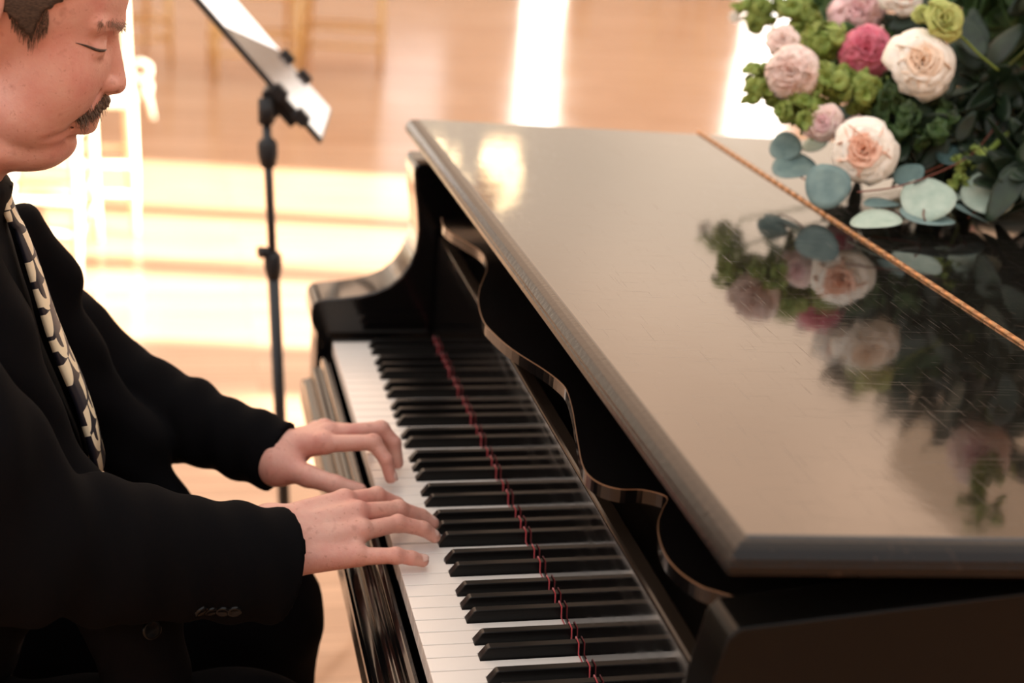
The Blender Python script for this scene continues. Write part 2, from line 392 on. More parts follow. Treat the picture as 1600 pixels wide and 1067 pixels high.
# rim of the case beyond the arms: long bass side, curved treble side
def rim_outline(off):
    P = []
    yb, yt = .105 - off, -1.236 + off
    P += [(.302, yb), (1.15, yb)]
    for k in range(0, 11):
        a = math.pi / 2 - k * math.pi / 10
        P.append((1.25 + (.36 - off) * math.cos(a), yb - .36 + .0 + (.36) * math.sin(a)))
    P += [(1.45, -.72 + off), (1.25, -.82 + off), (1.05, -.98 + off), (.90, -1.13 + off), (.74, -1.21 + off), (.60, yt), (.4505, yt)]
    return P
bm = bmesh.new()
O, I = rim_outline(0), rim_outline(.045)
I = [(max(p[0], .30) if i == 0 else p[0], p[1]) for i, p in enumerate(I)]
z0, z1 = .60, .9985
vo = [[bm.verts.new((x, y, z)) for x, y in O] for z in (z0, z1)]; vi = [[bm.verts.new((x, y, z)) for x, y in I] for z in (z0, z1)]
n = len(O)
for i in range(n - 1):
    bm.faces.new((vo[0][i], vo[0][i + 1], vo[1][i + 1], vo[1][i])); bm.faces.new((vi[0][i], vi[1][i], vi[1][i + 1], vi[0][i + 1]))
    bm.faces.new((vo[1][i], vo[1][i + 1], vi[1][i + 1], vi[1][i])); bm.faces.new((vo[0][i], vi[0][i], vi[0][i + 1], vo[0][i + 1]))
for q in (0, n - 1): bm.faces.new((vo[0][q], vo[1][q], vi[1][q], vi[0][q]))
from_bm('rim', bm, CASE, PIANO)
bm = bmesh.new(); prism(bm, rim_outline(.046), 'z', .80, .82); from_bm('soundboard', bm, DARKW, PIANO)
box('pin_block', (.1665, -1.1885, .66), (.301, .018, .860), DARKW, PIANO)
# music desk lying flat: board with a scalloped front edge
scal = [(690, 340), (693, 352), (703, 362), (725, 376), (748, 390), (758, 402), (761, 420), (755, 437), (749, 455), (748, 475), (755, 500), (770, 519), (800, 545), (850, 577),
        (876, 597), (887, 612), (895, 640), (900, 670), (905, 700), (910, 724), (920, 742), (940, 756), (970, 764), (1005, 765), (1042, 776), (1036, 795), (1029, 815), (1030, 838),
        (1040, 866), (1062, 893), (1095, 915), (1125, 925), (1148, 932)]
ZD = .950
edge = [atz(x, y, ZD) for x, y in scal]
def catmull(P, n=5):
    out = []
    for i in range(len(P) - 1):
        a, b, c, d = P[max(i - 1, 0)], P[i], P[i + 1], P[min(i + 2, len(P) - 1)]
        for k in range(n):
            t = k / n
            out.append(.5 * ((2 * b) + (c - a) * t + (2 * a - 5 * b + 4 * c - d) * t * t + (3 * b - a - 3 * c + d) * t ** 3))
    return out + [P[-1]]
edge = catmull(edge, 4)
ymin = -1.186
edge = [e for e in edge if e.y > ymin]
bm = bmesh.new()
poly = [(e.x, e.y) for e in edge] + [(.29, edge[-1].y), (.29, edge[0].y)]
prism(bm, poly, 'z', ZD - .013, ZD)
desk = from_bm('music_desk', bm, LACQ, PIANO)
bm = bmesh.new()
e0 = [(e + Vector((-.0006, 0, 0))) for e in edge]
vs = [[bm.verts.new(e + Vector(d)) for e in e0] for d in ((0, 0, -.0008), (0, 0, .0004), (.0008, 0, .0004))]
for i in range(len(e0) - 1):
    bm.faces.new((vs[0][i], vs[0][i + 1], vs[1][i + 1], vs[1][i])); bm.faces.new((vs[1][i], vs[1][i + 1], vs[2][i + 1], vs[2][i]))
eb = from_bm('edge_banding', bm, RAW, desk); eb.matrix_parent_inverse = desk.matrix_world.inverted()
eb.parent = desk; eb.matrix_parent_inverse = Matrix()
box('desk_rail', (.215, -1.1885, .8605), (.235, .018, .9365), DARKW, PIANO)
box('desk_rail', (.272, -1.1885, .8605), (.29, .018, .9365), DARKW, PIANO)
# near hinge plate seen at the end of the fallboard
bm = bmesh.new(); prism(bm, [(.146, .880), (.160, .898), (.168, .893), (.158, .872)], 'y', -1.1535, -1.157)
from_bm('fallboard_bracket', bm, STEEL, PIANO)

# lid: front flap and main leaf, both on the same gently sloping plane
def lid_z(x): return 1.045 - .035 * (x - .13)
def lid_leaf(name, outline, moulded, m):
    """outline: ccw list of (x,y); moulded[i]: edge i -> i+1 has the moulding"""
    prof = [(.0175, 0.), (.0165, -.0012), (.011, -.0022), (.0055, -.0050), (.0022, -.0092), (.0008, -.0112), (.0012, -.0135), (.0000, -.0155), (.0002, -.0215), (.0022, -.0235), (.012, -.0240)]
    n = len(outline); cen = Vector((sum(p[0] for p in outline) / n, sum(p[1] for p in outline) / n))
    nrm = []
    for i in range(n):
        a, b = Vector(outline[i]), Vector(outline[(i + 1) % n]); t = (b - a).normalized(); q = Vector((-t.y, t.x))
        if q.dot(cen - a) < 0: q = -q
        nrm.append(q)
    def ring(off):
        R = []
        for i in range(n):
            o0 = off if moulded[i - 1] else 0.; o1 = off if moulded[i] else 0.
            a, b = nrm[i - 1], nrm[i]; det = a.x * b.y - a.y * b.x
            if abs(det) < .02: d = b * o1
            else: d = Vector(((o0 * b.y - o1 * a.y) / det, (a.x * o1 - b.x * o0) / det))
            R.append(Vector(outline[i]) + d)
        return R
    bm = bmesh.new(); rings = []
    for off, dz in prof:
        rings.append([bm.verts.new((p.x, p.y, lid_z(p.x) + dz)) for p in ring(off)])
    for k in range(len(rings) - 1):
        for i in range(n):
            f = bm.faces.new((rings[k][i], rings[k][(i + 1) % n], rings[k + 1][(i + 1) % n], rings[k + 1][i])); f.material_index = 1 if k >= 1 else 0
    bm.faces.new(rings[0]); bm.faces.new(rings[-1][::-1])
    o = from_bm(name, bm, None, PIANO); o.data.materials.append(m); o.data.materials.append(EDGEM)
    bevel(o, .0009, 2, 12)
    return o
A0, B0 = atz(628, 185, 1.038), atz(1128, 872, 1.035)
A0 = Vector((.112, .128)); B0 = Vector((.132, -1.247))
HF, HN = Vector((.5745, .142)), Vector((.600, -1.262))
lid_leaf('lid_flap', [A0, B0, HN, HF], [1, 1, 0, 1], LIDM)
H2F, H2N = HF + Vector((.0035, 0)), HN + Vector((.0035, 0))
back_out = [H2N, Vector((.76, -1.25)), Vector((.93, -1.16)), Vector((1.08, -1.00)), Vector((1.28, -.85)), Vector((1.50, -.74)), Vector((1.62, -.60)), Vector((1.66, -.30)), Vector((1.60, -.02)), Vector((1.45, .13)), Vector((1.25, .17)), H2F]
lid_leaf('lid', back_out, [1] * 11 + [0], LIDM)
bm = bmesh.new()
for k in range(60):
    a = HF.lerp(HN, k / 60); b = HF.lerp(HN, (k + .96) / 60)
    add_tube(bm, [(a.x + .0018, a.y - .002, lid_z(a.x) + .0008), (b.x + .0018, b.y - .002, lid_z(b.x) + .0008)], .0031, 8)
from_bm('hinge', bm, BRASS, PIANO, True)
# legs and pedal lyre
def turned_leg(x, y):
    bm = bmesh.new(); add_tube(bm, [(x, y, .02), (x, y, .06), (x, y, .07), (x, y, .30), (x, y, .52), (x, y, .55), (x, y, .60)], [.03, .03, .035, .045, .06, .075, .075], 12)
    lg = from_bm('leg', bm, LACQ, PIANO, True)
    bm = bmesh.new(); bmesh.ops.create_uvsphere(bm, u_segments=12, v_segments=8, radius=.025, matrix=Matrix.Translation((x, y, .025)))
    c = from_bm('caster', bm, BRASS, lg, True); c.matrix_parent_inverse = Matrix()
turned_leg(.16, .0); turned_leg(.16, -1.13); turned_leg(1.30, -.30)

# ------------------------------------------------------------------ SDF tools
def surface_nets(fn, lo, hi, h):
    lo = np.array(lo, float); hi = np.array(hi, float)
    n = np.ceil((hi - lo) / h).astype(int) + 1
    ax = [lo[i] + np.arange(n[i]) * h for i in range(3)]
    X, Y, Z = np.meshgrid(*ax, indexing='ij')
    F = fn(X, Y, Z).astype(np.float32)
    del X, Y, Z
    S = F < 0
    c = [S[a:n[0] - 1 + a, b:n[1] - 1 + b, d:n[2] - 1 + d] for a in (0, 1) for b in (0, 1) for d in (0, 1)]
    cnt = sum(q.astype(np.int8) for q in c); act = (cnt > 0) & (cnt < 8)
    idx = -np.ones(act.shape, np.int64); I = np.argwhere(act); idx[act] = np.arange(len(I))
    acc = np.zeros((len(I), 3)); num = np.zeros(len(I))
    corners = [(a, b, d) for a in (0, 1) for b in (0, 1) for d in (0, 1)]
    for p in corners:
        for k in range(3):
            if p[k] == 0:
                q = list(p); q[k] = 1
                f0 = F[I[:, 0] + p[0], I[:, 1] + p[1], I[:, 2] + p[2]]; f1 = F[I[:, 0] + q[0], I[:, 1] + q[1], I[:, 2] + q[2]]
                mk = (f0 < 0) != (f1 < 0); t = np.where(mk, f0 / np.where(mk, f0 - f1, 1), 0)
                P = np.array(p, float)[None, :].repeat(len(I), 0); P[:, k] = t
                acc[mk] += P[mk]; num[mk] += 1
    V = lo + (I + acc / num[:, None]) * h
    Q = []
    for k in range(3):
        u, w = (k + 1) % 3, (k + 2) % 3
        sl0 = [slice(1, -1)] * 3; sl0[k] = slice(0, -1); sl1 = [slice(1, -1)] * 3; sl1[k] = slice(1, None)
        A, B = S[tuple(sl0)], S[tuple(sl1)]
        for flip, mk in ((0, A & ~B), (1, ~A & B)):
            E = np.argwhere(mk); 
            if not len(E): continue
            E = E + np.array([0 if i == k else 1 for i in range(3)])
            du = np.eye(3, dtype=int)[u]; dw = np.eye(3, dtype=int)[w]
            q = [E - du - dw, E - dw, E, E - du]
            q = [idx[a[:, 0], a[:, 1], a[:, 2]] for a in q]
            if flip: q = q[::-1]
            Q.append(np.stack(q, 1))
    return V, np.concatenate(Q)
def cap(X, Y, Z, a, b, ra, rb):
    a = np.array(a, float); b = np.array(b, float); d = b - a; L2 = d @ d + 1e-12
    h = np.clip(((X - a[0]) * d[0] + (Y - a[1]) * d[1] + (Z - a[2]) * d[2]) / L2, 0, 1)
    return np.sqrt((X - a[0] - h * d[0]) ** 2 + (Y - a[1] - h * d[1]) ** 2 + (Z - a[2] - h * d[2]) ** 2) - (ra + (rb - ra) * h)
def ell(X, Y, Z, c, r, ang=0.):
    ca, sa = math.cos(ang), math.sin(ang); x, z = X - c[0], Z - c[2]
    u, w = ca * x + sa * z, -sa * x + ca * z
    k = np.sqrt((u / r[0]) ** 2 + ((Y - c[1]) / r[1]) ** 2 + (w / r[2]) ** 2)
    k2 = np.sqrt((u / r[0] ** 2) ** 2 + ((Y - c[1]) / r[1] ** 2) ** 2 + (w / r[2] ** 2) ** 2)
    return k * (k - 1) / np.maximum(k2, 1e-6)
def sm(a, b, k):
    h = np.clip(.5 + .5 * (b - a) / k, 0, 1); return b + (a - b) * h - k * h * (1 - h)
def smax(a, b, k): return -sm(-a, -b, k)
def chain(X, Y, Z, P, R, k=.002):
    d = None
    for i in range(len(P) - 1):
        e = cap(X, Y, Z, P[i], P[i + 1], R[i], R[i + 1]); d = e if d is None else sm(d, e, k)
    return d

# ------------------------------------------------------------------ the pianist
YM = -.58
MAN = empty('person', (-.5, YM, 0), 'moustached man in black suit and patterned tie playing the piano', 'person')
def hp(x, y, dy=0.):
    p = aty(x, y, YM - abs(dy)); return (p.x, YM + dy, p.z)
S = 1 / 1530.
def head_sdf(X, Y, Z):
    Ya = YM + np.abs(Y - YM)              # mirrored half
    d = ell(X, Y, Z, hp(47, -38), (.092, .076, .096), -.35)
    d = sm(d, ell(X, Y, Z, hp(88, 62), (.050, .0575, .070), .30), .012)
    d = sm(d, ell(X, Y, Z, hp(50, 165), (.050, .058, .046), .2), .028)          # jaw and jowls
    d = sm(d, ell(X, Y, Z, hp(108, 140), (.026, .034, .046), .38), .010)
    d = sm(d, ell(X, Y, Z, hp(50, 226), (.038, .038, .0250), .05), .008)         # under the chin
    d = sm(d, ell(X, Y, Z, hp(94, 222), (.0160, .020, .0155), .3), .004)       # chin
    d = sm(d, ell(X, Ya, Z, hp(86, 122, .038), (.031, .021, .034), .3), .022)   # cheek
    d = sm(d, cap(X, Ya, Z, hp(181, 34, .008), hp(152, 38, .046), .0085, .008), .008)  # brow
    d = sm(d, ell(X, Ya, Z, hp(130, 166, .010), (.012, .016, .016), .3), .006)  # muzzle
    d = smax(d, -ell(X, Ya, Z, hp(170, 74, .033), (.012, .0165, .0130)), .009)
    d = sm(d, ell(X, Ya, Z, hp(145, 75, .031), (.0125, .0155, .0110)), .006)   # lid-covered eyeball
    d = sm(d, cap(X, Ya, Z, hp(160, 62, .024), hp(126, 66, .046), .0038, .0030), .006)  # upper lid fold
    d = sm(d, cap(X, Ya, Z, hp(158, 93, .022), hp(132, 92, .042), .0030, .003), .005)  # bag
    # nose
    d = sm(d, cap(X, Y, Z, hp(168, 50), hp(181, 118), .0090, .0092), .005)
    d = sm(d, ell(X, Y, Z, hp(180, 130), (.0108, .0120, .0105)), .004)
    d = sm(d, ell(X, Ya, Z, hp(167, 131, .0125), (.0110, .0070, .0085), -.3), .003)
    d = sm(d, cap(X, Y, Z, hp(174, 136), hp(158, 146), .0055, .0055), .004)
    d = smax(d, -cap(X, Ya, Z, hp(176, 147, .0085), hp(171, 130, .0085), .0042, .003), .002)  # nostrils
    d = smax(d, -cap(X, Ya, Z, hp(156, 112, .0200), hp(150, 140, .0220), .0022, .003), .004)  # wing groove
    d = smax(d, -cap(X, Ya, Z, hp(150, 146, .0240), hp(112, 196, .0360), .0022, .0022), .006)  # nasolabial
    # lips
    d = sm(d, cap(X, Ya, Z, hp(139, 178, 0), hp(120, 187, .022), .0058, .0035), .003)
    d = sm(d, cap(X, Ya, Z, hp(140, 197, 0), hp(116, 200, .021), .0064, .0040), .003)
    d = smax(d, -cap(X, Ya, Z, hp(153, 188, 0), hp(112, 196, .028), .0020, .0022), .0015)
    d = smax(d, -cap(X, Ya, Z, hp(131, 213, 0), hp(100, 213, .025), .0038, .0025), .005)  # crease above the chin
    d = smax(d, -cap(X, Ya, Z, hp(108, 206, .034), hp(72, 224, .050), .0010, .0006), .009)
    # ear
    e = ell(X, Ya, Z, hp(-24, 0, .079), (.017, .008, .031), -.15)
    e = smax(e, -ell(X, Ya, Z, hp(-24, -6, .088), (.010, .006, .020), -.15), .003)
    d = sm(d, e, .006)
    # neck
    d = sm(d, ell(X, Y, Z, hp(-10, 226), (.045, .045, .0235)), .01)
    d = sm(d, cap(X, Y, Z, hp(-70, 190), (-.475, YM, 1.04), .054, .058), .014)
    return d
parts = []
parts.append(surface_nets(head_sdf, (-.53, YM - .10, 1.02), (-.255, YM + .10, 1.45), .0021))

RH = dict(
    wrist=[(-.135, -.664, .776), (-.130, -.703, .754)],
    mcp=[(-.052, -.622, .7805), (-.040, -.644, .7775), (-.038, -.667, .7670), (-.044, -.692, .7510)],
    f=[[(-.014, -.598, .775), (.010, -.590, .760), (.022, -.588, .7455)],
       [(.007, -.622, .7695), (.034, -.613, .7555), (.0475, -.614, .7470)],
       [(.003, -.648, .7655), (.031, -.646, .7570), (.0440, -.646, .7470)],
       [(-.006, -.699, .7540), (.011, -.698, .7500), (.0235, -.696, .7450)]],
    thumb=[(-.110, -.640, .764), (-.072, -.602, .762), (-.040, -.590, .755), (-.016, -.588, .7475)],
    arm=[(-.132, -.686, .764), (-.28, -.765, .780)])
LH = dict(
    wrist=[(-.118, -.447, .768), (-.112, -.474, .756)],
    mcp=[(-.060, -.476, .7840), (-.052, -.455, .7870), (-.055, -.433, .7830), (-.062, -.413, .7720)],
    f=[[(-.004, -.487, .7895), (.010, -.500, .7720), (.0150, -.507, .7530)],
       [(.010, -.450, .7900), (.0250, -.458, .7750), (.0290, -.465, .7520)],
       [(.004, -.427, .7750), (.023, -.432, .7620), (.0260, -.436, .7450)],
       [(-.024, -.398, .7660), (-.005, -.394, .7560), (.0060, -.394, .7445)]],
    thumb=[(-.104, -.478, .757), (-.080, -.500, .7545), (-.050, -.516, .7500), (-.0225, -.520, .7440)],
    arm=[(-.114, -.461, .762), (-.165, -.438, .768)])
LH['arm'][1] = tuple(aty(440, 714, -.452) * .55 + aty(266, 648, -.385) * .45)
RH['arm'][1] = tuple(aty(432, 884, -.715) * .45 + aty(180, 862, -.775) * .55)
def hand_sdf(Hd):
    def fn(X, Y, Z):
        w = Hd['wrist']; d = sm(cap(X, Y, Z, w[0], w[1], .0225, .0215), cap(X, Y, Z, *Hd["arm"], .026, .024), .02)
        wc = [np.array(w[0]) * (1 - t) + np.array(w[1]) * t for t in (0., .33, .66, 1.)]
        for i, mc in enumerate(Hd['mcp']):
            d = sm(d, cap(X, Y, Z, wc[i], mc, .0175, .0128 - .0007 * i), .012)
        for i in range(3):   # web between the knuckles
            a = np.array(Hd['mcp'][i]); b = np.array(Hd['mcp'][i + 1]); mid = (a + b) / 2 - np.array([.006, 0, .003])
            d = sm(d, cap(X, Y, Z, mid - [.02, 0, .002], mid, .010, .0095), .008)
        fr = [(.0105, .0092, .0080, .0070), (.0108, .0095, .0082, .0072), (.0104, .0090, .0080, .0070), (.0096, .0082, .0074, .0066)]
        fing = None
        for i, F_ in enumerate(Hd['f']):
            P = [Hd['mcp'][i]] + F_; R_ = fr[i]
            c = chain(X, Y, Z, P, R_, .003)
            c = sm(c, cap(X, Y, Z, P[1], P[1], R_[1] * 1.06, R_[1] * 1.06), .003)
            d = sm(d, c, .0045) if fing is None else sm(d, c, .0035)
            fing = c
            # creases over the finger joints
        T = Hd['thumb']
        t = chain(X, Y, Z, T, (.0165, .0125, .0108, .0086), .005)
        d = sm(d, t, .010)
        # knuckles and tendons
        for i, mc in enumerate(Hd['mcp']):
            k = np.array(mc) + [-.001, 0, .0035]; d = sm(d, cap(X, Y, Z, k, k, .0100, .0100), .005)
            t0 = k + [-.004, 0, .0018]; t1 = wc[i] * .55 + np.array(mc) * .45 + [0, 0, .0125 - .001 * i]
            d = sm(d, cap(X, Y, Z, t0, t1, .0032, .0022), .006)
        return d
    return fn
parts.append(surface_nets(hand_sdf(RH), (-.33, -.80, .72), (.06, -.565, .84), .0015))
parts.append(surface_nets(hand_sdf(LH), (-.25, -.55, .715), (.045, -.37, .85), .0016))
def trunk(X, Y, Z):   # the body under the clothes
    Yc = YM + (Y - YM) * .68
    d = cap(X, Yc, Z, (-.55, YM, .58), (-.47, YM, .80), .125, .115)
    d = sm(d, cap(X, Yc, Z, (-.47, YM, .80), (-.495, YM, .97), .115, .105), .04)
    d = sm(d, cap(X, Yc, Z, (-.49, YM, 1.00), (-.445, YM, 1.06), .07, .05), .04)
    for s, sh, el_, wr in ((1, (-.465, -.40, .97), (-.350, -.37, .83), (-.25, -.39, .80)), (-1, (-.51, -.765, 1.02), (-.375, -.81, .825), (-.29, -.755, .79))):
        d = sm(d, cap(X, Y, Z, sh, el_, .036, .028), .02); d = sm(d, cap(X, Y, Z, el_, wr, .026, .024), .01)
    for y in (-.47, -.69):
        d = sm(d, cap(X, Y, Z, (-.55, y, .52), (-.14, y, .53), .07, .055), .03)
        d = sm(d, cap(X, Y, Z, (-.14, y, .52), (-.16, y, .08), .05, .035), .02)
        d = sm(d, cap(X, Y, Z, (-.16, y, .05), (-.03, y, .035), .035, .025), .02)
    return d
parts.append(surface_nets(trunk, (-.80, -.90, .0), (.05, -.28, 1.13), .012))
V = []; Fq = []; off = 0
for v_, q_ in parts: V.append(v_); Fq.append(q_ + off); off += len(v_)
body = from_np('body', np.concatenate(V), np.concatenate(Fq), SKIN, MAN)

def snap(px, py, sdf, y0=-.95, y1=-.5):
    """first hit of a view ray with a shape, to sew small parts onto it"""
    a = np.array(aty(px, py, y0)); b = np.array(aty(px, py, y1)); t = np.linspace(0, 1, 900)
    P = a[None] + (b - a)[None] * t[:, None]; f_ = sdf(P[:, 0], P[:, 1], P[:, 2]); k = np.argmax(f_ < 0)
    p = P[k]; e = 1e-3
    g = np.array([sdf(*(p + e * np.eye(3)[i])) - sdf(*(p - e * np.eye(3)[i])) for i in range(3)]); g /= np.linalg.norm(g)
    return Vector(p), Vector(g)
def nail(tip, dirv, up, w=.0052, l=.0062):
    d = Vector(dirv).normalized(); u = Vector(up); u = (u - d * u.dot(d)).normalized(); s_ = d.cross(u)
    bm = bmesh.new(); n = 6; g = []
    for i in range(n + 1):
        row = []
        for j in range(n + 1):
            a, b = i / n * 2 - 1, j / n * 2 - 1
            aa = a * math.sqrt(1 - b * b / 2); bb = b * math.sqrt(1 - a * a / 2)
            row.append(bm.verts.new(Vector(tip) + d * aa * l + s_ * bb * w + u * (.0010 - .0022 * bb * bb - .0006 * aa * aa)))
        g.append(row)
    for i in range(n):
        for j in range(n): bm.faces.new((g[i][j], g[i + 1][j], g[i + 1][j + 1], g[i][j + 1]))
    r = bmesh.ops.extrude_face_region(bm, geom=bm.faces[:])
    bmesh.ops.translate(bm, vec=-u * .0012, verts=[e for e in r['geom'] if isinstance(e, bmesh.types.BMVert)])
    o = from_bm('fingernail', bm, NAIL, body, True); o.matrix_parent_inverse = Matrix(); return o
nail((.0235, -.6985, .7512), (1, -.05, -.25), (0, -.45, 1))
nail((.0450, -.6485, .7537), (.75, 0, -.55), (.5, -.45, .8), .0050, .0050)
nail((.0485, -.6160, .7537), (.75, 0, -.55), (.5, -.4, .8), .0050, .0050)
nail((.0215, -.5085, .7555), (.25, -.3, -1), (1, -.35, .3), .0050, .0055)
# eyes: a sliver between the lowered lids, and lashes thickened as painted lid shade
for s in (-1, 1):
    bm = bmesh.new(); c = Vector(hp(143, 76, s * .031)); bmesh.ops.create_uvsphere(bm, u_segments=16, v_segments=12, radius=.0082, matrix=Matrix.Translation(c))
    e = from_bm('eye', bm, EYEW, body, True); e.matrix_parent_inverse = Matrix()
    bm = bmesh.new(); P = []
    for x, y in ((118, 67), (126, 69), (134, 71.5), (142, 74.5), (149, 77.5), (156, 79), (162, 79), (166, 77.5)):
        p, g_ = snap(x, y, head_sdf, -.72, -.56); P.append(p + g_ * .0003)
    if s > 0: P = [Vector((p.x, 2 * YM - p.y, p.z)) for p in P]
    add_tube(bm, P, [.0003, .0007, .0011, .0014, .0016, .0015, .0012, .0004], 6)
    e = from_bm('lash_and_shade', bm, HAIR, body, True); e.matrix_parent_inverse = Matrix()

# moustache, brows, hair
def stache(X, Y, Z):
    Ya = YM + np.abs(Y - YM)
    d = cap(X, Ya, Z, hp(158, 158, .004), hp(143, 168, .016), .0085, .0085)
    d = sm(d, cap(X, Ya, Z, hp(143, 168, .016), hp(124, 186, .030), .0080, .0040), .006)
    return d + .0008 * np.sin(X * 1500 + Z * 900) + .0006 * np.sin(Y * 2500 + Z * 500)
v_, q_ = surface_nets(stache, (-.345, YM - .045, 1.155), (-.285, YM + .045, 1.225), .0012)
from_np('moustache', v_, q_, STACHE, MAN)
rnd = random.Random(4)
def hairs(name, roots, mat_, r=.00028):
    bm = bmesh.new()
    for a, b in roots: add_tube(bm, [a, (Vector(a) + Vector(b)) / 2 + Vector((0, 0, .0008)), b], [r, r, r * .4], 3, False)
    o = from_bm(name, bm, mat_, MAN); return o
R_ = []
for i in range(420):
    s = rnd.choice((-1, 1)); t = rnd.random(); a = Vector(hp(161 - 38 * t, 153 + 30 * t, s * (.006 + .027 * t) + rnd.gauss(0, .002)))
    a += Vector((rnd.gauss(0, .002), s * .006, rnd.gauss(0, .003)))
    b = a + Vector((rnd.uniform(-.001, .005), s * rnd.uniform(.001, .004), -.008 - .004 * rnd.random()))
    R_.append((a, b))
mh = hairs('moustache_hairs', R_, STACHE); mh['kind'] = 'stuff'
R_ = []
for i in range(170):
    t = rnd.random() ** 1.4; x = 194 - 38 * t; y = 44 - 9 * math.sin(min(1, t * 1.3) * 1.9) + rnd.gauss(0, 5 * (1 - .5 * t))
    p, g_ = snap(x, y, head_sdf, -.70, -.56)
    if (p - Vector(hp(180, 40, .02))).length > .09: continue
    a = p - g_ * .0004; b = p + g_ * .0022 + Vector((.002 - .006 * t, -.001, -.0035 + rnd.gauss(0, .0015)))
    R_.append((a, b)); R_.append((Vector((a.x, 2 * YM - a.y, a.z)), Vector((b.x, 2 * YM - b.y, b.z))))
eh = hairs('eyebrow_hairs', R_, BROWM, .00022); eh['kind'] = 'stuff'
def hair_sdf(X, Y, Z):
    d = ell(X, Y, Z, hp(46, -39), (.0965, .0815, .1015), -.35)
    # region kept: above and behind the hairline; coordinates in the side view
    p0 = np.array(hp(0, 0)); u = (X - p0[0]) * 1541; w = -(Z - p0[2]) * 1626 + 400 * np.abs(Y - YM)
    line = np.where(u < 10, 22 + 0 * u, np.where(u < 105, 44 - .42 * (u - 10) * 1.0, 4 - .9 * (u - 105)))
    side = np.where(u < 32, 22 + (u - 8) * .9, np.where(u < 50, 44 + (u - 32) * 1.35, 68 - (u - 50) * 2.4))
    cut = np.where(u < 66, side, 30 - (u - 66) * .75)
    cut = cut + 3 * np.sin(u * .9) + 2 * np.sin(u * 2.3)
    cut = np.where(u < 2, 22 + (2 - u) * .0, cut)
    cut = np.where(u < -22, 22 + np.clip((-22 - u) * 3, 0, 110), cut)
    d = np.maximum(d, (w - cut) / 1541)
    return d + .0003 * np.sin(Z * 1400 + X * 500)
v_, q_ = surface_nets(hair_sdf, (-.53, YM - .10, 1.17), (-.24, YM + .10, 1.46), .0022)
from_np('hair', v_, q_, HAIR, MAN)

R_ = []
for i in range(420):
    t = rnd.random(); x = 20 + 55 * rnd.random(); top = 8; y = rnd.uniform(0, 1) * (68 - abs(x - 50) * 1.3)
    p, g_ = snap(x, max(2, y), head_sdf, -.72, -.56)
    a = p + g_ * .0035; b = p + g_ * .0012 + Vector((-.0015 + rnd.gauss(0, .001), 0, -.009 - .003 * rnd.random()))
    R_.append((a, b)); R_.append((Vector((a.x, 2 * YM - a.y, a.z)), Vector((b.x, 2 * YM - b.y, b.z))))
sh_ = hairs('sideburn_hairs', R_, STACHE, .00022); sh_['kind'] = 'stuff'
# jacket
def P3(v_): return np.array(v_, float)
CUFFR = aty(432, 884, -.715); CUFFL = aty(440, 714, -.452)
def jacket(X, Y, Z):
    fold = .0018 * np.sin(X * 38 + Z * 55) * np.sin(Y * 31 + Z * 22) + .0012 * np.sin(Z * 90 + X * 60 + Y * 30)
    Yc = YM + (Y - YM) * .68
    d = cap(X, Yc, Z, (-.56, YM, .60), (-.475, YM, .80), .155, .145)
    d = sm(d, cap(X, Yc, Z, (-.475, YM, .80), (-.492, YM, .96), .145, .138), .05)
    d = sm(d, cap(X, Yc, Z, (-.50, YM, 1.01), (-.455, YM, 1.06), .10, .060), .05)
    # open front: V between the lapels
    zz = np.clip((Z - .74) / .34, 0, 1); hwv = .010 + .060 * zz
    front = X - (-.478 + (.03) * (1 - zz))
    vcut = np.maximum(np.abs(Y - YM) - hwv, -front)
    d = smax(d, -vcut, .006)
    # lapels and hanging front panels
    d = sm(d, cap(X, Yc, Z, aty(34, 356, -.50), aty(76, 452, -.49), .016, .018), .015)
    lp = [aty(34, 350, -.49), aty(80, 440, -.47), aty(100, 545, -.46), aty(205, 690, -.45), aty(248, 800, -.44), aty(262, 930, -.43)]
    for a, b, ra, rb in zip(lp, lp[1:], (.016, .022, .034, .034, .034), (.022, .034, .034, .034, .032)):
        d = sm(d, cap(X, Y, Z, a, b, ra, rb), .03)
    rp = [aty(-90, 420, -.67), aty(-30, 560, -.69), aty(100, 800, -.69), aty(205, 960, -.69), aty(238, 1100, -.69)]
    for a, b in zip(rp, rp[1:]):
        d = sm(d, cap(X, Y, Z, a, b, .045, .045), .03)
    # sleeves
    def sleeve(P, R, k, fq, ph):
        s = None
        for i in range(len(P) - 1):
            e = cap(X, Y, Z, P[i], P[i + 1], R[i], R[i + 1]); s = e if s is None else sm(s, e, k)
        a, b = P3(P[-2]), P3(P[-1]); n_ = (b - a) / np.linalg.norm(b - a)
        pl = (X - b[0]) * n_[0] + (Y - b[1]) * n_[1] + (Z - b[2]) * n_[2]
        wr = .0021 * np.sin(pl * fq + ph + 14 * Y) * np.clip(-pl * 6, .12, 1) + .0018 * np.sin(pl * fq * 1.7 + Z * 60)
        s = s + wr
        s = smax(s, pl, .003)
        inner = np.maximum(cap(X, Y, Z, b - n_ * .035, b + n_ * .03, R[-1] - .012, R[-1] - .012), -(pl + .035))
        return smax(s, -inner, .002), None
    sr, _ = sleeve([(-.50, -.785, 1.05), (-.425, -.815, .93), aty(18, 842, -.81), aty(180, 862, -.775), CUFFR], [.080, .078, .072, .062, .0585], .03, 85, .5)
    sl, _ = sleeve([(-.455, -.40, 1.00), aty(92, 530, -.375), aty(158, 590, -.365), aty(266, 648, -.385), CUFFL], [.066, .054, .051, .0465, .0425], .03, 95, 2.)
    d = d + fold
    d = sm(d, sr, .012); d = sm(d, sl, .012)
    return d
v_, q_ = surface_nets(jacket, (-.80, -.92, .46), (-.06, -.29, 1.17), .0044)
jk = from_np('jacket', v_, q_, CLOTH, MAN)
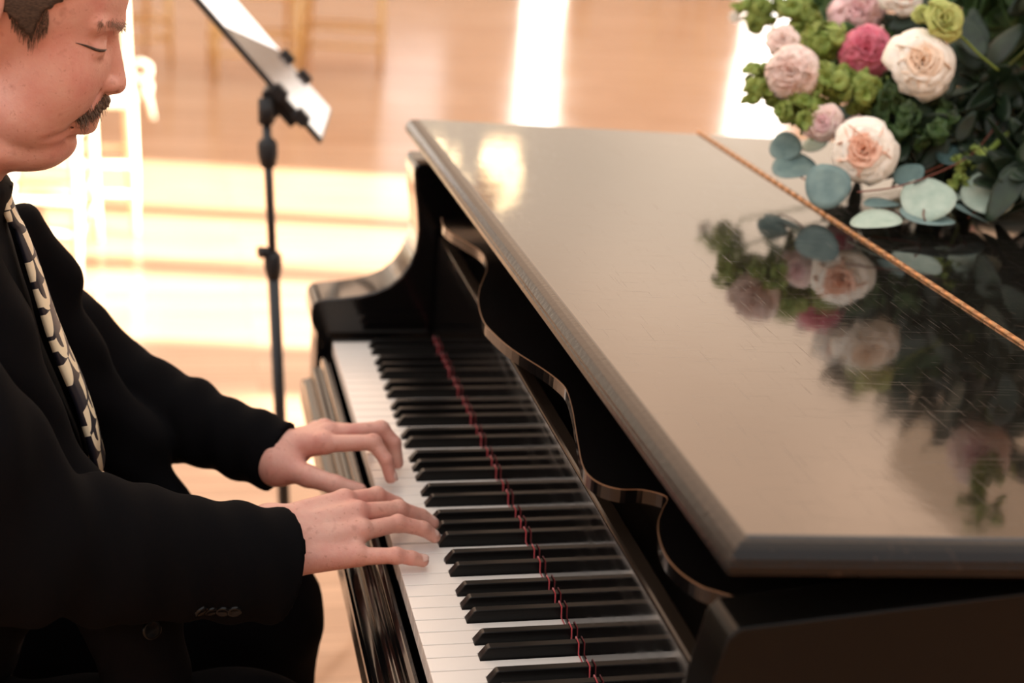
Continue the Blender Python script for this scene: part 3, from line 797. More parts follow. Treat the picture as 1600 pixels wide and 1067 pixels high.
def button(p, nrm_, r):
    n_ = Vector(nrm_).normalized(); q = n_.to_track_quat('Z', 'Y').to_matrix().to_4x4()
    bm = bmesh.new()
    for k, (rr, z) in enumerate([(r, -.002), (r, .0014), (r * .86, .0024), (r * .62, .0016), (0.0001, .0014)]):
        ring = [bm.verts.new(Vector(p) + q @ Vector((rr * math.cos(t * math.pi / 8), rr * math.sin(t * math.pi / 8), z))) for t in range(16)]
        if k:
            for i in range(16): bm.faces.new((prev[i], prev[(i + 1) % 16], ring[(i + 1) % 16], ring[i]))
        prev = ring
    o = from_bm('button', bm, BTN, jk, True); o.matrix_parent_inverse = Matrix(); return o
for x in (314, 330, 348, 366):
    p, g = snap(x, 955, jacket); button(p, g, .0072)
p, g = snap(237, 984, jacket); button(p, g, .0105)
# shirt
def shirt(X, Y, Z):
    Yc = YM + (Y - YM) * .68
    d = cap(X, Yc, Z, (-.55, YM, .58), (-.468, YM, .80), .142, .132)
    d = sm(d, cap(X, Yc, Z, (-.468, YM, .80), (-.487, YM, .96), .132, .118), .05)
    d = sm(d, cap(X, Yc, Z, (-.50, YM, 1.01), (-.452, YM, 1.06), .09, .058), .05)
    col = smax(cap(X, Y, Z, (-.470, YM, 1.055), (-.448, YM, 1.120), .066, .065), Z - 1.122 + (X + .40) * .25, .004)
    return sm(d, col, .01)
v_, q_ = surface_nets(shirt, (-.72, -.80, .55), (-.30, -.36, 1.16), .006)
from_np('shirt', v_, q_, SHIRT, MAN)
def trousers(X, Y, Z):
    d = ell(X, Y, Z, (-.57, YM, .56), (.16, .20, .12))
    for y, kx, kz in ((-.455, -.136, .548), (-.70, -.155, .530)):
        d = sm(d, cap(X, Y, Z, (-.55, y, .53), (kx, y, kz), .092, .080), .04)
        d = sm(d, cap(X, Y, Z, (kx, y, kz), (kx - .01, y, .45), .080, .082), .02)
        d = sm(d, cap(X, Y, Z, (kx - .01, y, .45), (kx - .03, y, .10), .078, .055), .02)
    return d + .003 * np.sin(Z * 60 + X * 50) * np.sin(Y * 60)
v_, q_ = surface_nets(trousers, (-.80, -.82, .03), (-.03, -.34, .72), .0075)
from_np('trousers', v_, q_, TROUS, MAN)
for y in (-.47, -.69):
    v_, q_ = surface_nets(lambda X, Y, Z: smax(sm(cap(X, Y, Z, (-.17, y, .06), (-.17, y, .10), .048, .045), cap(X, Y, Z, (-.15, y, .035), (.0, y, .028), .044, .036), .03), .001 - Z, .004), (-.25, y - .07, -.01), (.06, y + .07, .16), .006)
    from_np('shoe', v_, q_, LACQ, MAN)
# tie: a folded strip with thickness following the shirt front
tp = [(4, 283, .010, .0), (12, 303, .014, .0), (20, 328, .019, .0), (28, 346, .017, .0), (33, 352, .013, .0), (38, 364, .016, .0), (52, 400, .022, .0), (68, 450, .027, .0), (84, 500, .031, .0), (104, 552, .034, .0), (128, 606, .036, 0), (146, 660, .038, 0), (160, 720, .040, 0)]
bm = bmesh.new(); uvl = bm.loops.layers.uv.new('UVMap'); rows = []; us = []; acc_ = 0; lastp = None
for x, y, w, _ in tp:
    c = aty(x, y, YM); acc_ += (c - lastp).length if lastp else 0; lastp = c
    row = []
    for j in range(9):
        t = j / 8 * 2 - 1
        row.append((bm.verts.new(c + Vector((.004 * (1 - t * t) - .004, t * w, 0))), (t * .5 * w / .036 + .5, acc_ / .46)))
    rows.append(row)
uvm = {}
for r_ in rows:
    for vv, uv in r_: uvm[vv] = uv
for i in range(len(rows) - 1):
    for j in range(8):
        bm.faces.new((rows[i][j][0], rows[i + 1][j][0], rows[i + 1][j + 1][0], rows[i][j + 1][0]))
for f in bm.faces:
    for l in f.loops: l[uvl].uv = uvm[l.vert]
tie = from_bm('tie', bm, TIE, MAN, True, False)
sol = tie.modifiers.new('solid', 'SOLIDIFY'); sol.thickness = .006; sol.offset = 0
# bench under him
BEN = empty('piano_bench', (-.66, YM, 0), 'black padded piano bench under the seated man', 'bench')
box('seat', (-.86, YM - .38, .345), (-.47, YM + .38, .405), RUB, BEN, .012)
for x in (-.84, -.52):
    for y in (YM - .35, YM + .31): box('leg', (x, y, 0), (x + .04, y + .04, .3445), LACQ, BEN, .003)

# ------------------------------------------------------------------ tablet stand
YS = .40
top_ = aty(415, 165, YS); low_ = aty(446, 830, YS); dv = (low_ - top_)
foot = top_ + dv * ((top_.z - .03) / -dv.z)
ST = empty('microphone_stand', (foot.x, foot.y, 0), 'slim black microphone stand holding the tablet behind the pianist\'s arm', 'stand')
def along(t): return top_ + (foot - top_) * t
tube('pole', [along(.0), along(.42)], .0075, STEEL, ST, 14)
tube('pole', [along(.30), along(1.)], .0105, STEEL, ST, 14)
for t, r, n_ in ((.075, .0165, 'collar'), (.275, .0155, 'clutch')):
    tube(n_, [along(t - .018), along(t - .010), along(t + .010), along(t + .03)], [r * .7, r, r, r * .75], RUB, ST, 14)
k0 = along(.255); tube('knob', [k0, k0 + Vector((-.022, -.01, .0))], [.006, .011], RUB, ST, 10)
tube('joint', [along(-.012), along(.03)], [.012, .0135], RUB, ST, 12)
hub = along(.86)
tube('hub', [along(.83), along(.89)], .019, RUB, ST, 12)
for tx, ty in ((.33, .27), (-.36, .16), (.02, -.42)):
    tip_ = Vector((foot.x + tx, foot.y + ty, .010))
    tube('leg', [hub, hub.lerp(tip_, .5) + Vector((0, 0, -.012)), tip_], .0065, STEEL, ST, 10)
    tube('rubber_foot', [tip_ + (hub - tip_) * .08, tip_], .010, RUB, ST, 10)
# tablet: thin slab seen almost edge-on; corners by direction vectors
e1 = aty(505, 221, YS + .0); e0_ = aty(285, -30, YS)
ad = (e0_ - e1); bdir = Vector((.036, .205, .010))
TAB = empty('tablet', tuple(e1), 'thin tablet with painted glare on its screen gripped on the black stand', 'tablet')
nv = ad.cross(bdir).normalized()
if nv.x < 0: nv = -nv
def slab(name, a0, a1, b0, b1, t0, t1, m, par, bw=.0):
    bm = bmesh.new(); vs = [bm.verts.new(e1 + ad * a + bdir * b + nv * t) for a in (a0, a1) for b in (b0, b1) for t in (t0, t1)]
    for f in ((0, 1, 3, 2), (4, 6, 7, 5), (0, 4, 5, 1), (2, 3, 7, 6), (0, 2, 6, 4), (1, 5, 7, 3)): bm.faces.new([vs[i] for i in f])
    o = from_bm(name, bm, m, par)
    if bw: bevel(o, bw)
    return o
slab('housing', 0, 1, 0, 1, -.009, -.0005, STEEL, TAB, .003)
slab('screen', .02, .98, .03, .97, -.0004, .0006, SCREEN, TAB)
bm = bmesh.new()  # skewed bright quad painted in place of the screen's reflection
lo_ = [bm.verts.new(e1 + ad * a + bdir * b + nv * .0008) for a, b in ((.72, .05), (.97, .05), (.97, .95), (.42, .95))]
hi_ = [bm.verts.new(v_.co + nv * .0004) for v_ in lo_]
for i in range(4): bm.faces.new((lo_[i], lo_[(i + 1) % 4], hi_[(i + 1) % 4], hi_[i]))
bm.faces.new(lo_); bm.faces.new(hi_[::-1]); from_bm('glare_patch', bm, GLARE, TAB)
slab('bracket', .14, .36, .12, .55, -.034, -.0092, RUB, ST, .003)
slab('bracket', .22, .30, .12, .45, -.048, -.0345, RUB, ST, .003)
for a in (.235, .37): slab('clip', a - .045, a + .035, .965, 1.03, -.012, .010, RUB, ST, .003)
for a in (.17, .33): slab('clip', a - .05, a + .03, -.04, .05, -.012, .009, RUB, ST, .003)
p0 = e1 + ad * .27 + bdir * .3 - nv * .046
tube('swivel', [along(-.005), p0], [.010, .011], RUB, ST, 10)
# ------------------------------------------------------------------ banquet chairs
def make_chair(label, m, loc, rz, group, w=.40, d=.40):
    c, s = math.cos(rz), math.sin(rz)
    t = empty('banquet_chair', loc, label, 'chair', group)
    def T(x, y, z): return Vector((loc[0] + c * x - s * y, loc[1] + s * x + c * y, loc[2] + z))
    hw, hd = w / 2, d / 2       # front at -y, back at +y
    def seg(name, pts, r): return tube(name, [T(*p) for p in pts], r, m, t, 10)
    for sx in (-1, 1):
        seg('leg', [(sx * hw, -hd - .02, 0), (sx * hw, -hd, .20), (sx * hw * .96, -hd + .01, .43)], [.012, .016, .018])
        seg('back_post', [(sx * hw, hd + .05, 0), (sx * hw * .97, hd, .25), (sx * hw * .95, hd - .005, .46), (sx * hw * .9, hd + .05, .90)], [.012, .016, .018, .014])
        for z in (.13, .22): seg('stretcher', [(sx * hw, -hd - .01, z), (sx * hw, hd + .02, z + .01)], .009)
    for z in (.14, .24): seg('stretcher', [(-hw, -hd - .01, z), (hw, -hd - .01, z)], .009)
    seg('stretcher', [(-hw, hd + .02, .2), (hw, hd + .02, .2)], .009)
    for z in (.55, .64, .78, .90): seg('back_rail', [(-hw * .94, hd + (z - .46) * .11, z), (hw * .94, hd + (z - .46) * .11, z)], .011)
    for k in range(5):
        x = -hw * .6 + k * hw * .3; seg('spindle', [(x, hd + .02, .64), (x, hd + .047, .90)], .007)
    def slab_(name, x0, x1, y0, y1, z0, z1, mm, bw):
        bm = bmesh.new(); add_box(bm, (x0, y0, z0), (x1, y1, z1)); bmesh.ops.rotate(bm, verts=bm.verts, matrix=Matrix.Rotation(rz, 3, 'Z')); bmesh.ops.translate(bm, verts=bm.verts, vec=Vector(loc))
        o = from_bm(name, bm, mm, t); bevel(o, bw, 3); return o
    slab_('seat', -hw - .01, hw + .01, -hd - .01, hd + .01, .43, .455, m, .008)
    slab_('cushion', -hw, hw, -hd, hd - .01, .4555, .50, CUSH, .018)
    return t, T
G1 = 'white chairs beside the sunlit patches'
tA, TA = make_chair('sunlit white chair with a tied ribbon, behind the man\'s face', CHW, (-.55, 3.29, 0), .05, G1)
bow = TA(.205, .16, .44)
bm = bmesh.new()
for k in range(2):
    pts = [bow + Vector((.03, 0, .02)) + Vector((.035 * math.cos(a), .012, .030 * math.sin(a) + (-.03 if k else .03))) for a in np.linspace(0, 2 * math.pi, 14)]
    add_tube(bm, pts, .011, 6)
add_tube(bm, [bow + Vector((.04, 0, 0)), bow + Vector((.06, 0, -.05)), bow + Vector((.075, 0, -.12))], [.010, .012, .010], 6)
from_bm('ribbon_bow', bm, CUSH, tA, True)
make_chair('white chair nearest the man, one curved leg seen below his chin', CHW, (-.68, 2.80, 0), -.12, G1, .40, .34)
G2 = 'gold chairs far across the floor'
make_chair('gold chair with white cushion right behind the tablet', CHG, (.22, 6.12, 0), .04, G2, .42, .40)
make_chair('gold chair right of the one behind the tablet', CHG, (.74, 6.5, 0), -.15, G2, .42, .44)
make_chair('gold chair between the man\'s forehead and the tablet', CHG, (-.46, 6.45, 0), .3, G2, .40, .40)
G3 = 'gold chairs beyond the frame mirrored in the floor'
for i, x in enumerate((2.95, 3.95, 4.55)):
    make_chair(['left gold chair mirrored as a pale streak in the floor', 'middle gold chair mirrored as a pale streak in the floor', 'right gold chair mirrored as a pale streak in the floor'][i], CHG, (x, 10.4 + .1 * i, 0), .1 * i - .1, G3)

# chandelier of small bulbs, out of frame above, mirrored in the polish
CH = empty('chandelier', (1.72, 7.0, 3.9), 'branching chandelier of small warm bulbs mirrored in the lid', 'chandelier')
BULB = mat('glowing_bulb', (1, .8, .5), .4, emis=(1, .74, .42), es=16.)
tube('stem', [(1.72, 7, 3.9), (1.72, 7, 3.05)], .015, BRASS, CH)
rnd = random.Random(9)
bl = None; spots = []
for i in range(34):
    if i < 14: x, z = rnd.gauss(1.95, .10), rnd.uniform(2.55, 3.0)
    elif i < 24: x, z = rnd.gauss(1.47, .05), rnd.uniform(2.56, 3.02)
    else: x, z = rnd.uniform(1.5, 2.0), rnd.uniform(2.55, 2.7)
    spots.append((x, 7 + rnd.uniform(-.15, .15), z))
arms_bm = bmesh.new()
for p in spots: add_tube(arms_bm, [(1.72, 7, 3.10), ((p[0] + 1.72) / 2, 7, 2.95), (p[0], p[1], p[2] + .03)], .004, 5)
from_bm('arms', arms_bm, BRASS, CH, True)
bm = bmesh.new(); bmesh.ops.create_uvsphere(bm, u_segments=10, v_segments=8, radius=.022)
me = bpy.data.meshes.new('bulb'); bm.to_mesh(me); bm.free(); me.materials.append(BULB)
for i, p in enumerate(spots):
    if bl is None: o = bl = new_obj('bulb', me, None, CH)
    else: o = bl.copy(); COL.objects.link(o)
    o.location = p

# ------------------------------------------------------------------ flowers on the lid
def petal_mat(name, inner, outer, scale=1., rough=.6):
    M = mat(name, outer, rough, sss=0); v = coords(M)
    a = ramp(M, noise_tex(M, v, 60, 3), [(.3, inner), (.7, outer)]); L(M, a, pbsdf(M).inputs['Base Color'])
    pbsdf(M).inputs['Transmission Weight'].default_value = 0
    return M
CREAM = petal_mat('cream_petal', srgb(252, 242, 226), srgb(255, 250, 240))
BLUSHC = petal_mat('peach_heart_petal', srgb(238, 180, 150), srgb(246, 205, 182))
CREAMC = petal_mat('warm_heart_petal', srgb(248, 218, 190), srgb(252, 232, 210))
PINK = petal_mat('pink_petal', srgb(214, 92, 118), srgb(228, 135, 152))
PINKL = petal_mat('light_pink_petal', srgb(240, 190, 196), srgb(248, 216, 214))
BLUSHP = petal_mat('blush_petal', srgb(240, 205, 194), srgb(250, 230, 220))
LIME = petal_mat('lime_petal', srgb(160, 170, 84), srgb(196, 198, 120))
GREENF = petal_mat('fresh_green_floret', srgb(104, 128, 44), srgb(164, 178, 92))
GREEND = petal_mat('mid_green_leaf', srgb(40, 66, 32), srgb(72, 100, 48))
DARKG = petal_mat('dark_green_leaf', srgb(18, 34, 20), srgb(36, 56, 34), rough=.5)
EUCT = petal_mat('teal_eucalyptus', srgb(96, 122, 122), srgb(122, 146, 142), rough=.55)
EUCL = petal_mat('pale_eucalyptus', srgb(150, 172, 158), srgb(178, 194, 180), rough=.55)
EUCD = petal_mat('dark_teal_eucalyptus', srgb(70, 98, 98), srgb(90, 118, 114), rough=.55)  # darker teal leaf tone
STEMG = mat('green_stem', srgb(130, 150, 66), .5); STEMR = mat('red_brown_stem', srgb(116, 62, 48), .5)
def basis(n_):
    n_ = Vector(n_).normalized(); a = Vector((0, 0, 1)).cross(n_)
    a = a.normalized() if a.length > .01 else Vector((1, 0, 0)); return a, n_.cross(a), n_
def add_petal(bm, c, B, phi, r, h, size, open_, rn, ruf=.0):
    a, b, n_ = B; out = a * math.cos(phi) + b * math.sin(phi); side = -a * math.sin(phi) + b * math.cos(phi)
    nu, nv = 7, 6; G = []
    for i in range(nv + 1):
        v_ = i / nv; row = []
        ang = open_ * v_ ** 1.3
        rad = r + size * (v_ * math.sin(ang) * 1.0)
        hh = h + size * v_ * math.cos(ang) - (.25 * size * max(0, v_ - .75) * (open_ > .8))
        wv = size * (.30 + .62 * math.sin(min(1, v_ * 1.05) * math.pi * .62)) * (1 - .35 * max(0, v_ - .8) / .2)
        for j in range(nu + 1):
            u = j / nu * 2 - 1; x = u * wv
            curl = -(x * x) / (2 * max(rad + .25 * size, size * .35))
            p = c + out * (rad + curl) + side * x * .95 + n_ * (hh - .18 * size * u * u * v_) + n_ * ruf * math.sin(u * 9 + phi * 7) * v_
            row.append(bm.verts.new(p))
        G.append(row)
    for i in range(nv):
        for j in range(nu): bm.faces.new((G[i][j], G[i][j + 1], G[i + 1][j + 1], G[i + 1][j]))
def bloom(name, label, cat, c, n_, R, m_in, m_out, seed, count=30, ruf=0., group=None, spread=1.15, to=None):
    rn = random.Random(seed); c = Vector(c); B = basis(n_); n_ = B[2]
    root = empty(name, tuple(c), label, cat, group)
    for part, m_, k0, k1 in (('inner_petals', m_in, 0, int(count * .45)), ('outer_petals', m_out, int(count * .45), count)):
        bm = bmesh.new()
        for k in range(k0, k1):
            t = k / count
            add_petal(bm, c - n_ * R * .62, B, k * 2.399 + rn.uniform(-.25, .25), R * (.04 + .42 * t), R * (.12 * (1 - t)), R * (.80 + .14 * t + rn.uniform(-.05, .05) * (1 + ruf * 18)), .10 + spread * t ** 1.25 + rn.uniform(-.06, .06), rn, ruf * R)
        o = from_bm(part, bm, m_, root, True, False)
        so_ = o.modifiers.new('solid', 'SOLIDIFY'); so_.thickness = .0006
    bm = bmesh.new(); q = c - n_ * R * .7
    bmesh.ops.create_uvsphere(bm, u_segments=12, v_segments=8, radius=R * .26, matrix=Matrix.Translation(q))
    from_bm('calyx', bm, GREEND, root, True)
    tube('stem', [q, q + Vector((.02, .03, -.02)) * (0.3 if to else 1), to or Vector((.98, .10, 1.045 + .03))], .0022, GREEND, root, 6)
    return root
tocam = Vector((-.45, -1, .35))
def fpos(x, y, z): return atz(x, y, z)
def fY(x, y, Y): return aty(x, y, Y)
GR = 'garden roses in the arrangement'
bloom('rose', 'cream rose with a peach heart hanging low over the lid', 'rose', fpos(1350, 234, 1.115), (-.55, -1, .35), .0335, BLUSHC, CREAM, 1, 36, .035, spread=1.35)
bloom('rose', 'large open cream white rose at upper centre of the flowers', 'rose', fpos(1443, 94, 1.225), (-.25, -1, .45), .0340, CREAMC, CREAM, 2, 32, .03, spread=1.5)
bloom('peony', 'pale blush ruffled bloom at the left of the flowers', 'flower', fpos(1236, 112, 1.19), (-.6, -1, .2), .0275, BLUSHP, BLUSHP, 3, 46, .13, spread=1.8)
bloom('peony', 'smaller beige blush bloom above the ruffled one at left', 'flower', fpos(1222, 58, 1.22), (-.5, -.8, .7), .020, BLUSHP, BLUSHP, 33, 24, .05)
bloom('carnation', 'deep pink ruffled flower between the blush bloom and the white rose', 'flower', fpos(1355, 78, 1.215), (-.3, -1, .3), .0275, PINK, PINK, 4, 48, .14, spread=1.9)
bloom('carnation', 'light pink ruffled flower at the top above the deep pink one', 'flower', fpos(1345, 12, 1.255), (-.3, -.9, .6), .030, PINKL, PINKL, 5, 44, .14, spread=1.8)
bloom('carnation', 'small blush flower tucked behind the peach hearted rose', 'flower', fpos(1284, 192, 1.13), (-.6, -1, .1), .022, PINKL, BLUSHP, 6, 26, .05)
bloom('carnation', 'salmon pink flower facing down over the lid behind the low rose', 'flower', fpos(1298, 232, 1.10) + Vector((.06, .06, -.0)), (-.5, -.7, -.5), .026, PINK, PINKL, 7, 26, .05)
bloom('rose', 'lime green rosebud above the white rose', 'rose', fpos(1478, 30, 1.275), (.1, -1, .6), .027, LIME, LIME, 8, 20, .03, spread=.9)
bloom('rose', 'small lime bud left of the green rosebud', 'rose', fpos(1440, 22, 1.275), (-.4, -1, .6), .014, LIME, LIME, 9, 14, .03, spread=.8)
bloom('carnation', 'peach cream bloom at the top edge above the white rose', 'flower', fpos(1412, -18, 1.29), (-.1, -1, .5), .030, BLUSHC, CREAM, 10, 26, .05)
bloom('rose', 'tiny white bud at the far left tip of the flowers', 'rose', fpos(1147, 27, 1.20), (-.6, -.8, .2), .010, CREAM, CREAM, 11, 12, spread=.6, to=fpos(1200, 20, 1.215))
bloom('carnation', 'light pink flower beyond the top edge mirrored in the polish', 'flower', fpos(1600, -120, 1.33), (-.4, -1, -.2), .034, PINKL, BLUSHP, 12, 34, .06)

def add_leaf(bm, c, n_, up, rx, ry, point=.15, cupv=.15, seed=0):
    n_ = Vector(n_).normalized(); u = Vector(up); u = (u - n_ * u.dot(n_)).normalized(); s_ = u.cross(n_); K = 22
    rings = [[bm.verts.new(c)]]
    for q, rad in enumerate((.35, .7, 1.)):
        row = []
        for k in range(K):
            a = k * 2 * math.pi / K; rr = rad * (1 + point * max(0, math.cos(a)) ** 6 + .03 * math.sin(3 * a + seed))
            x, y = math.sin(a) * rr * rx, math.cos(a) * rr * ry
            row.append(bm.verts.new(c + s_ * x + u * y + n_ * (cupv * (rad ** 2) * min(rx, ry) * (.6 + .5 * math.cos(2 * a + seed)))))
        rings.append(row)
    for k in range(K): bm.faces.new((rings[0][0], rings[1][k], rings[1][(k + 1) % K]))
    for q in (1, 2):
        for k in range(K): bm.faces.new((rings[q][k], rings[q + 1][k], rings[q + 1][(k + 1) % K], rings[q][(k + 1) % K]))
def cluster(label, c, R, n, m_, seed, fs=.012, flat=.8):
    """ruffled green flower head: many small cupped florets"""
    rn = random.Random(seed); c = Vector(c); root = empty('green_flower_head', tuple(c), label, 'flower', 'fresh green flower heads')
    bm = bmesh.new()
    for i in range(int(n * .8)):
        v_ = Vector((rn.gauss(0, 1), rn.gauss(0, 1), rn.gauss(0, 1))).normalized() * R * rn.uniform(.35, 1.05); v_.z *= flat
        p = c + v_; B = basis(v_.normalized() + Vector((0, -.3, .2)))
        for k in range(3):
            add_petal(bm, p, B, k * 2.09 + rn.random() * 1.5, .001, 0, fs * rn.uniform(.6, 1.1), rn.uniform(.5, 1.4), rn, .0035)
        if i % 2 == 0:
            nn = (tocam.normalized() * .7 + Vector((rn.gauss(0, .5), rn.gauss(0, .5), rn.gauss(0, .5)))).normalized()
            add_leaf(bm, p + v_ * .25, nn, v_, fs * .42, fs * rn.uniform(.7, 1.), .3, .3, i)
    o = from_bm('florets', bm, m_, root, True, False); s_ = o.modifiers.new('solid', 'SOLIDIFY'); s_.thickness = .0005
    tube('stem', [c, c + Vector((.03, .04, -.03)), Vector((.98, .10, 1.07))], .002, STEMG, root, 6)
for i, (x, y, z, R, n, m_, lb) in enumerate([
    (1196, 16, 1.215, .032, 24, GREENF, 'fresh green flower head at the top left corner of the flowers'),
    (1245, 22, 1.235, .030, 22, GREENF, 'green flower head above the pale blush bloom'),
    (1294, 66, 1.215, .028, 22, GREENF, 'yellow green flower head between blush bloom and pink flower'),
    (1191, 128, 1.165, .028, 22, GREENF, 'green flower head left of the pale blush bloom'),
    (1250, 172, 1.14, .024, 18, GREENF, 'green flower head under the pale blush bloom'),
    (1300, 130, 1.175, .028, 22, GREENF, 'green flower head left below the deep pink flower'),
    (1345, 142, 1.165, .032, 26, GREENF, 'green flower head just under the deep pink flower'),
    (1392, 160, 1.155, .028, 22, GREEND, 'darker green flower head below the white rose'),
    (1440, 190, 1.14, .034, 26, GREEND, 'dark green flower head right of the peach hearted rose'),
    (1270, -8, 1.25, .03, 20, GREENF, 'green flower head cut by the top edge near the left'),
    (1525, 250, 1.10, .020, 14, GREENF, 'small green flower head on the thick pale stem at right'),
    (1502, 290, 1.07, .014, 10, GREENF, 'tiny green tuft where the thick pale stem ends'),
    (1560, 262, 1.09, .016, 12, GREENF, 'small green tuft right of the thick pale stem')]):
    cluster(lb, fpos(x, y, z), R, n, m_, 50 + i, .0165 if R > .021 else .010)

PXM = 1230.
def euc(label, leaves, mstem):
    cs = [fpos(l[0], l[1], l[2]) for l in leaves]; cen = sum(cs, Vector()) / len(cs)
    root = empty('eucalyptus_branch', tuple(cen), label, 'foliage', 'eucalyptus branches')
    vd = None
    for i, (l, c) in enumerate(zip(leaves, cs)):
        x, y, z, rx, ry, m_, ang = l
        view = (Vector(CP) - c).normalized(); dist = (Vector(CP) - c).length; sc = dist / CF
        long_, short = max(rx, ry), min(rx, ry); rho = min(1, short / long_)
        right = Vector(CR[0]); upv = Vector(-CR[1])
        # the leaf leans back about the long axis of its outline in view
        axl = right * math.cos(ang) + upv * math.sin(ang); axs = -right * math.sin(ang) + upv * math.cos(ang)
        tilt = math.acos(rho)
        n_ = view * math.cos(tilt) + axs * math.sin(tilt)
        rr = long_ * sc
        bm = bmesh.new(); add_leaf(bm, c, n_, n_.cross(axl), rr, rr * (1. if rho > .5 else .85), .12, .14, i)
        o = from_bm('leaf', bm, m_, root, True, False); s_ = o.modifiers.new('solid', 'SOLIDIFY'); s_.thickness = .0007
    pts = [Vector((.93, .02, 1.085))] + sorted(cs, key=lambda p: -(p.y + p.x))
    pts = [p + Vector((0, .006, -.006)) if k else p for k, p in enumerate(pts)]
    pts = [p if p.z > lid_z(p.x) + .004 else Vector((p.x, p.y, lid_z(p.x) + .004)) for p in pts]
    tube('stem', catmull(pts, 4), .0011, mstem, root, 6)
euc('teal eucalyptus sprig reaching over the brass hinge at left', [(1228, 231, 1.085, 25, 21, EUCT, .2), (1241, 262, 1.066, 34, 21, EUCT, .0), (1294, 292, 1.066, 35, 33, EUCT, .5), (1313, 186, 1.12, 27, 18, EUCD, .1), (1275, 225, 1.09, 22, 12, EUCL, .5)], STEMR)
euc('pale eucalyptus sprig lying on the lid below the peach rose', [(1370, 347, 1.045, 39, 18, EUCL, .0), (1378, 320, 1.052, 28, 10, EUCT, -.1), (1447, 341, 1.046, 42, 18, EUCT, -.3), (1449, 314, 1.064, 41, 32, EUCL, -.1)], STEMR)
euc('pale eucalyptus sprig with the broad leaf right of centre', [(1545, 305, 1.066, 40, 33, EUCL, -.2), (1517, 336, 1.045, 30, 9, EUCT, -.55), (1566, 284, 1.08, 22, 14, EUCT, -.5), (1495, 302, 1.06, 20, 12, EUCL, -.3)], STEMR)
euc('eucalyptus sprig at the right edge of the picture', [(1590, 252, 1.09, 34, 20, EUCL, .3), (1602, 205, 1.12, 24, 20, EUCT, .5), (1612, 275, 1.075, 26, 22, EUCL, 0.), (1564, 141, 1.165, 21, 16, EUCL, .1)], STEMR)
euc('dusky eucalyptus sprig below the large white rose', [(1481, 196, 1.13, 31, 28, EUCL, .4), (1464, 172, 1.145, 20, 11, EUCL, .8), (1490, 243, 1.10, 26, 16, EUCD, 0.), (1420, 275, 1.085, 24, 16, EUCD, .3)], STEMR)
def stems(label, pts, r, m_):
    P = [fpos(*p) for p in pts]; o = tube('twig', catmull(P, 5), r, m_); return tag(o, label, 'stem')
stems('thick pale green stem slanting down at the right edge', [(1640, 150, 1.16), (1600, 186, 1.14), (1550, 232, 1.11), (1504, 284, 1.07)], .0042, STEMG)
stems('thin red brown twig arching at the right above the leaves', [(1610, 100, 1.19), (1570, 120, 1.17), (1530, 135, 1.16), (1515, 160, 1.14)], .0011, STEMR)
stems('thin red brown twig running low between the pale leaves', [(1340, 300, 1.075), (1400, 292, 1.08), (1460, 272, 1.09), (1520, 240, 1.11), (1560, 190, 1.14)], .0011, STEMR)
stems('green bud stem running from the lime rosebud', [(1484, 45, 1.265), (1505, 60, 1.25), (1530, 85, 1.23), (1560, 110, 1.21)], .0018, STEMG)
def spray(label, c, R, n, m_, seed, size=.030, group='leafy foliage sprays'):
    rn = random.Random(seed); c = Vector(c); root = empty('leaf_spray', tuple(c), label, 'foliage', group)
    bm = bmesh.new(); bs = bmesh.new(); base = Vector((.98, .10, 1.09))
    add_tube(bs, [base, (base + c) / 2 + Vector((0, 0, .02)), c], .0018, 6)
    for i in range(n):
        v_ = Vector((rn.gauss(0, 1), rn.gauss(0, .8), rn.gauss(0, .8))); v_ = v_.normalized() * R * rn.uniform(.3, 1.)
        p = c + v_; lz = lid_z(p.x) + size * .9
        if p.z < lz: p.z = lz
        s_ = size * rn.uniform(.7, 1.15); nn = (tocam.normalized() * .6 + Vector((rn.gauss(0, .5), rn.gauss(0, .5), rn.gauss(0, .5)))).normalized()
        add_leaf(bm, p, nn, v_, s_ * .55, s_, .4, .2, i)
        add_tube(bs, [c + v_ * .1, p], .0008, 4)
    o = from_bm('leaves', bm, m_, root, True, False); so_ = o.modifiers.new('solid', 'SOLIDIFY'); so_.thickness = .0006
    from_bm('stem', bs, GREEND, root, True)
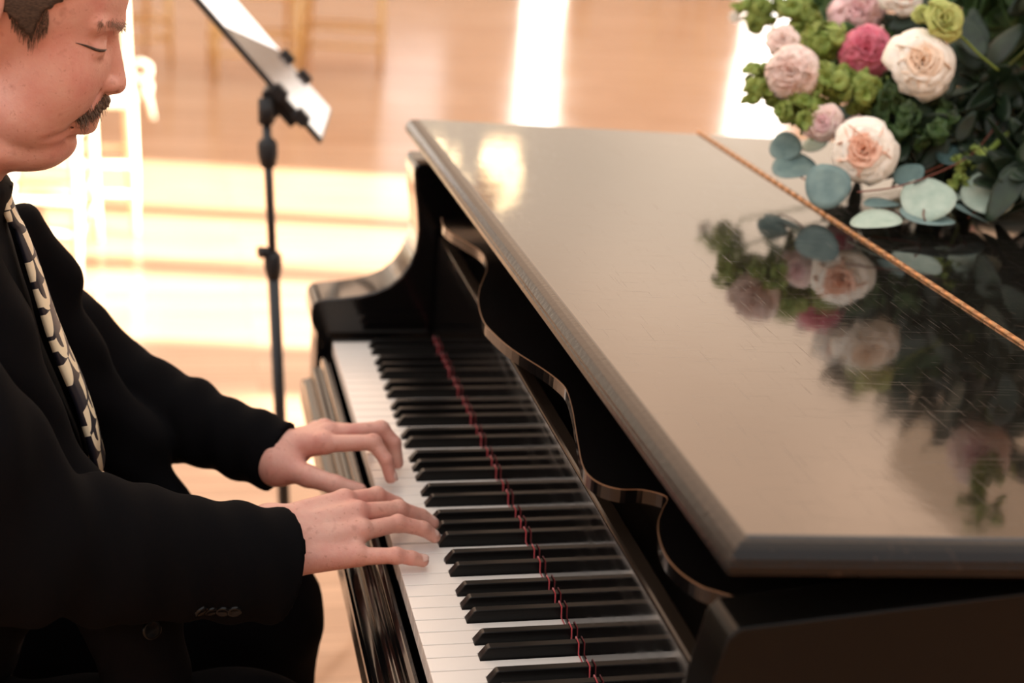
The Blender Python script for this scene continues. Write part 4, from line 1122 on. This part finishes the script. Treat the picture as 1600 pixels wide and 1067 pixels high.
for i, (x, y, z, R, n, m_, s_, lb) in enumerate([
    (1560, 60, 1.23, .075, 26, GREEND, .036, 'broad dark green leaves right of the lime rosebud'),
    (1520, 140, 1.19, .070, 30, DARKG, .032, 'deep green leaves right of the white rose'),
    (1500, 215, 1.13, .075, 34, DARKG, .030, 'deep green leaves under the white rose stem'),
    (1590, 130, 1.19, .080, 34, DARKG, .034, 'deep green leaves at the right edge of the picture'),
    (1600, 20, 1.27, .085, 30, GREEND, .036, 'green leaves in the upper right corner'),
    (1420, 210, 1.14, .060, 24, DARKG, .028, 'deep green leaves between the two large roses'),
    (1330, 110, 1.19, .060, 20, GREEND, .022, 'mid green leaves around the deep pink flower'),
    (1300, 25, 1.24, .060, 18, GREEND, .022, 'mid green leaves along the top left'),
    (1520, -20, 1.30, .070, 24, GREEND, .030, 'mid green leaves above the lime rosebud'),
    (1425, 228, 1.12, .040, 12, GREEND, .032, 'broad mid green leaves right of the peach hearted rose'),
    (1395, 50, 1.24, .045, 18, DARKG, .024, 'dark leaves between the pink flower and white rose'),
    (1560, 300, 1.10, .06, 22, DARKG, .028, 'dark leaves behind the pale leaf at the lower right'),
    (1390, 130, 1.17, .045, 20, GREEND, .024, 'mid green leaves between the deep pink flower and the peach hearted rose'),
    (1265, 70, 1.20, .040, 16, GREEND, .020, 'mid green leaves beside the pale blush bloom'),
    (1395, 262, 1.095, .050, 26, DARKG, .026, 'dark leaves low behind the peach hearted rose'),
    (1455, 262, 1.095, .055, 30, DARKG, .026, 'dark leaves low behind the broad pale eucalyptus leaf'),
    (1330, 205, 1.10, .035, 16, DARKG, .020, 'dark leaves showing left of the peach hearted rose'),
    (1600, 330, 1.10, .07, 30, DARKG, .030, 'dark leaves low at the right edge of the picture'),
    (1450, -70, 1.33, .09, 34, DARKG, .034, 'dark leaves rising above the white rose, mirrored in the lid'),
    (1560, -90, 1.36, .10, 38, DARKG, .036, 'dark leaves rising tallest over the lime rosebud, mirrored in the lid'),
    (1680, -40, 1.34, .10, 38, DARKG, .036, 'dark leaves beyond the upper right corner, mirrored in the lid'),
    (1700, 160, 1.22, .10, 38, DARKG, .036, 'dark leaves just beyond the right edge, mirrored in the lid'),
    (1690, 300, 1.13, .08, 34, DARKG, .034, 'dark leaves low beyond the right edge, mirrored in the lid'),
    ]):
    spray(lb, fpos(x, y, z) + (Vector((.13, .21, 0)) if x >= 1560 and y > 100 else Vector((.07, .10, 0))), R, n, m_, 80 + i, s_)
cluster('long fresh green flower spike beyond the right edge, mirrored near the lid corner', Vector((.878, -.40, 1.372)), .030, 40, GREENF, 99, .011, 2.1)
bloom('carnation', 'light pink flower beyond the right edge, mirrored beside the green spike', 'flower', Vector((.885, -.35, 1.345)), (-.6, -1, -.3), .036, PINKL, BLUSHP, 98, 34, .06)
# low bowl hidden in the leaves that carries the stems
bm = bmesh.new()
prof = [(.0, 0), (.07, 0), (.095, .02), (.105, .055), (.098, .075), (.090, .075), (.095, .055), (.085, .022), (.0, .012)]
rows = []
for r, z in prof: rows.append([bm.verts.new((1.02 + max(r, .0005) * math.cos(k * math.pi / 14), .0 + max(r, .0005) * math.sin(k * math.pi / 14), lid_z(1.02) + .002 + z)) for k in range(28)])
for i in range(len(rows) - 1):
    for k in range(28): bm.faces.new((rows[i][k], rows[i][(k + 1) % 28], rows[i + 1][(k + 1) % 28], rows[i + 1][k]))
tag(from_bm('flower_bowl', bm, DARKG, None, True), 'low dark bowl on the lid under the flowers and leaves', 'bowl')
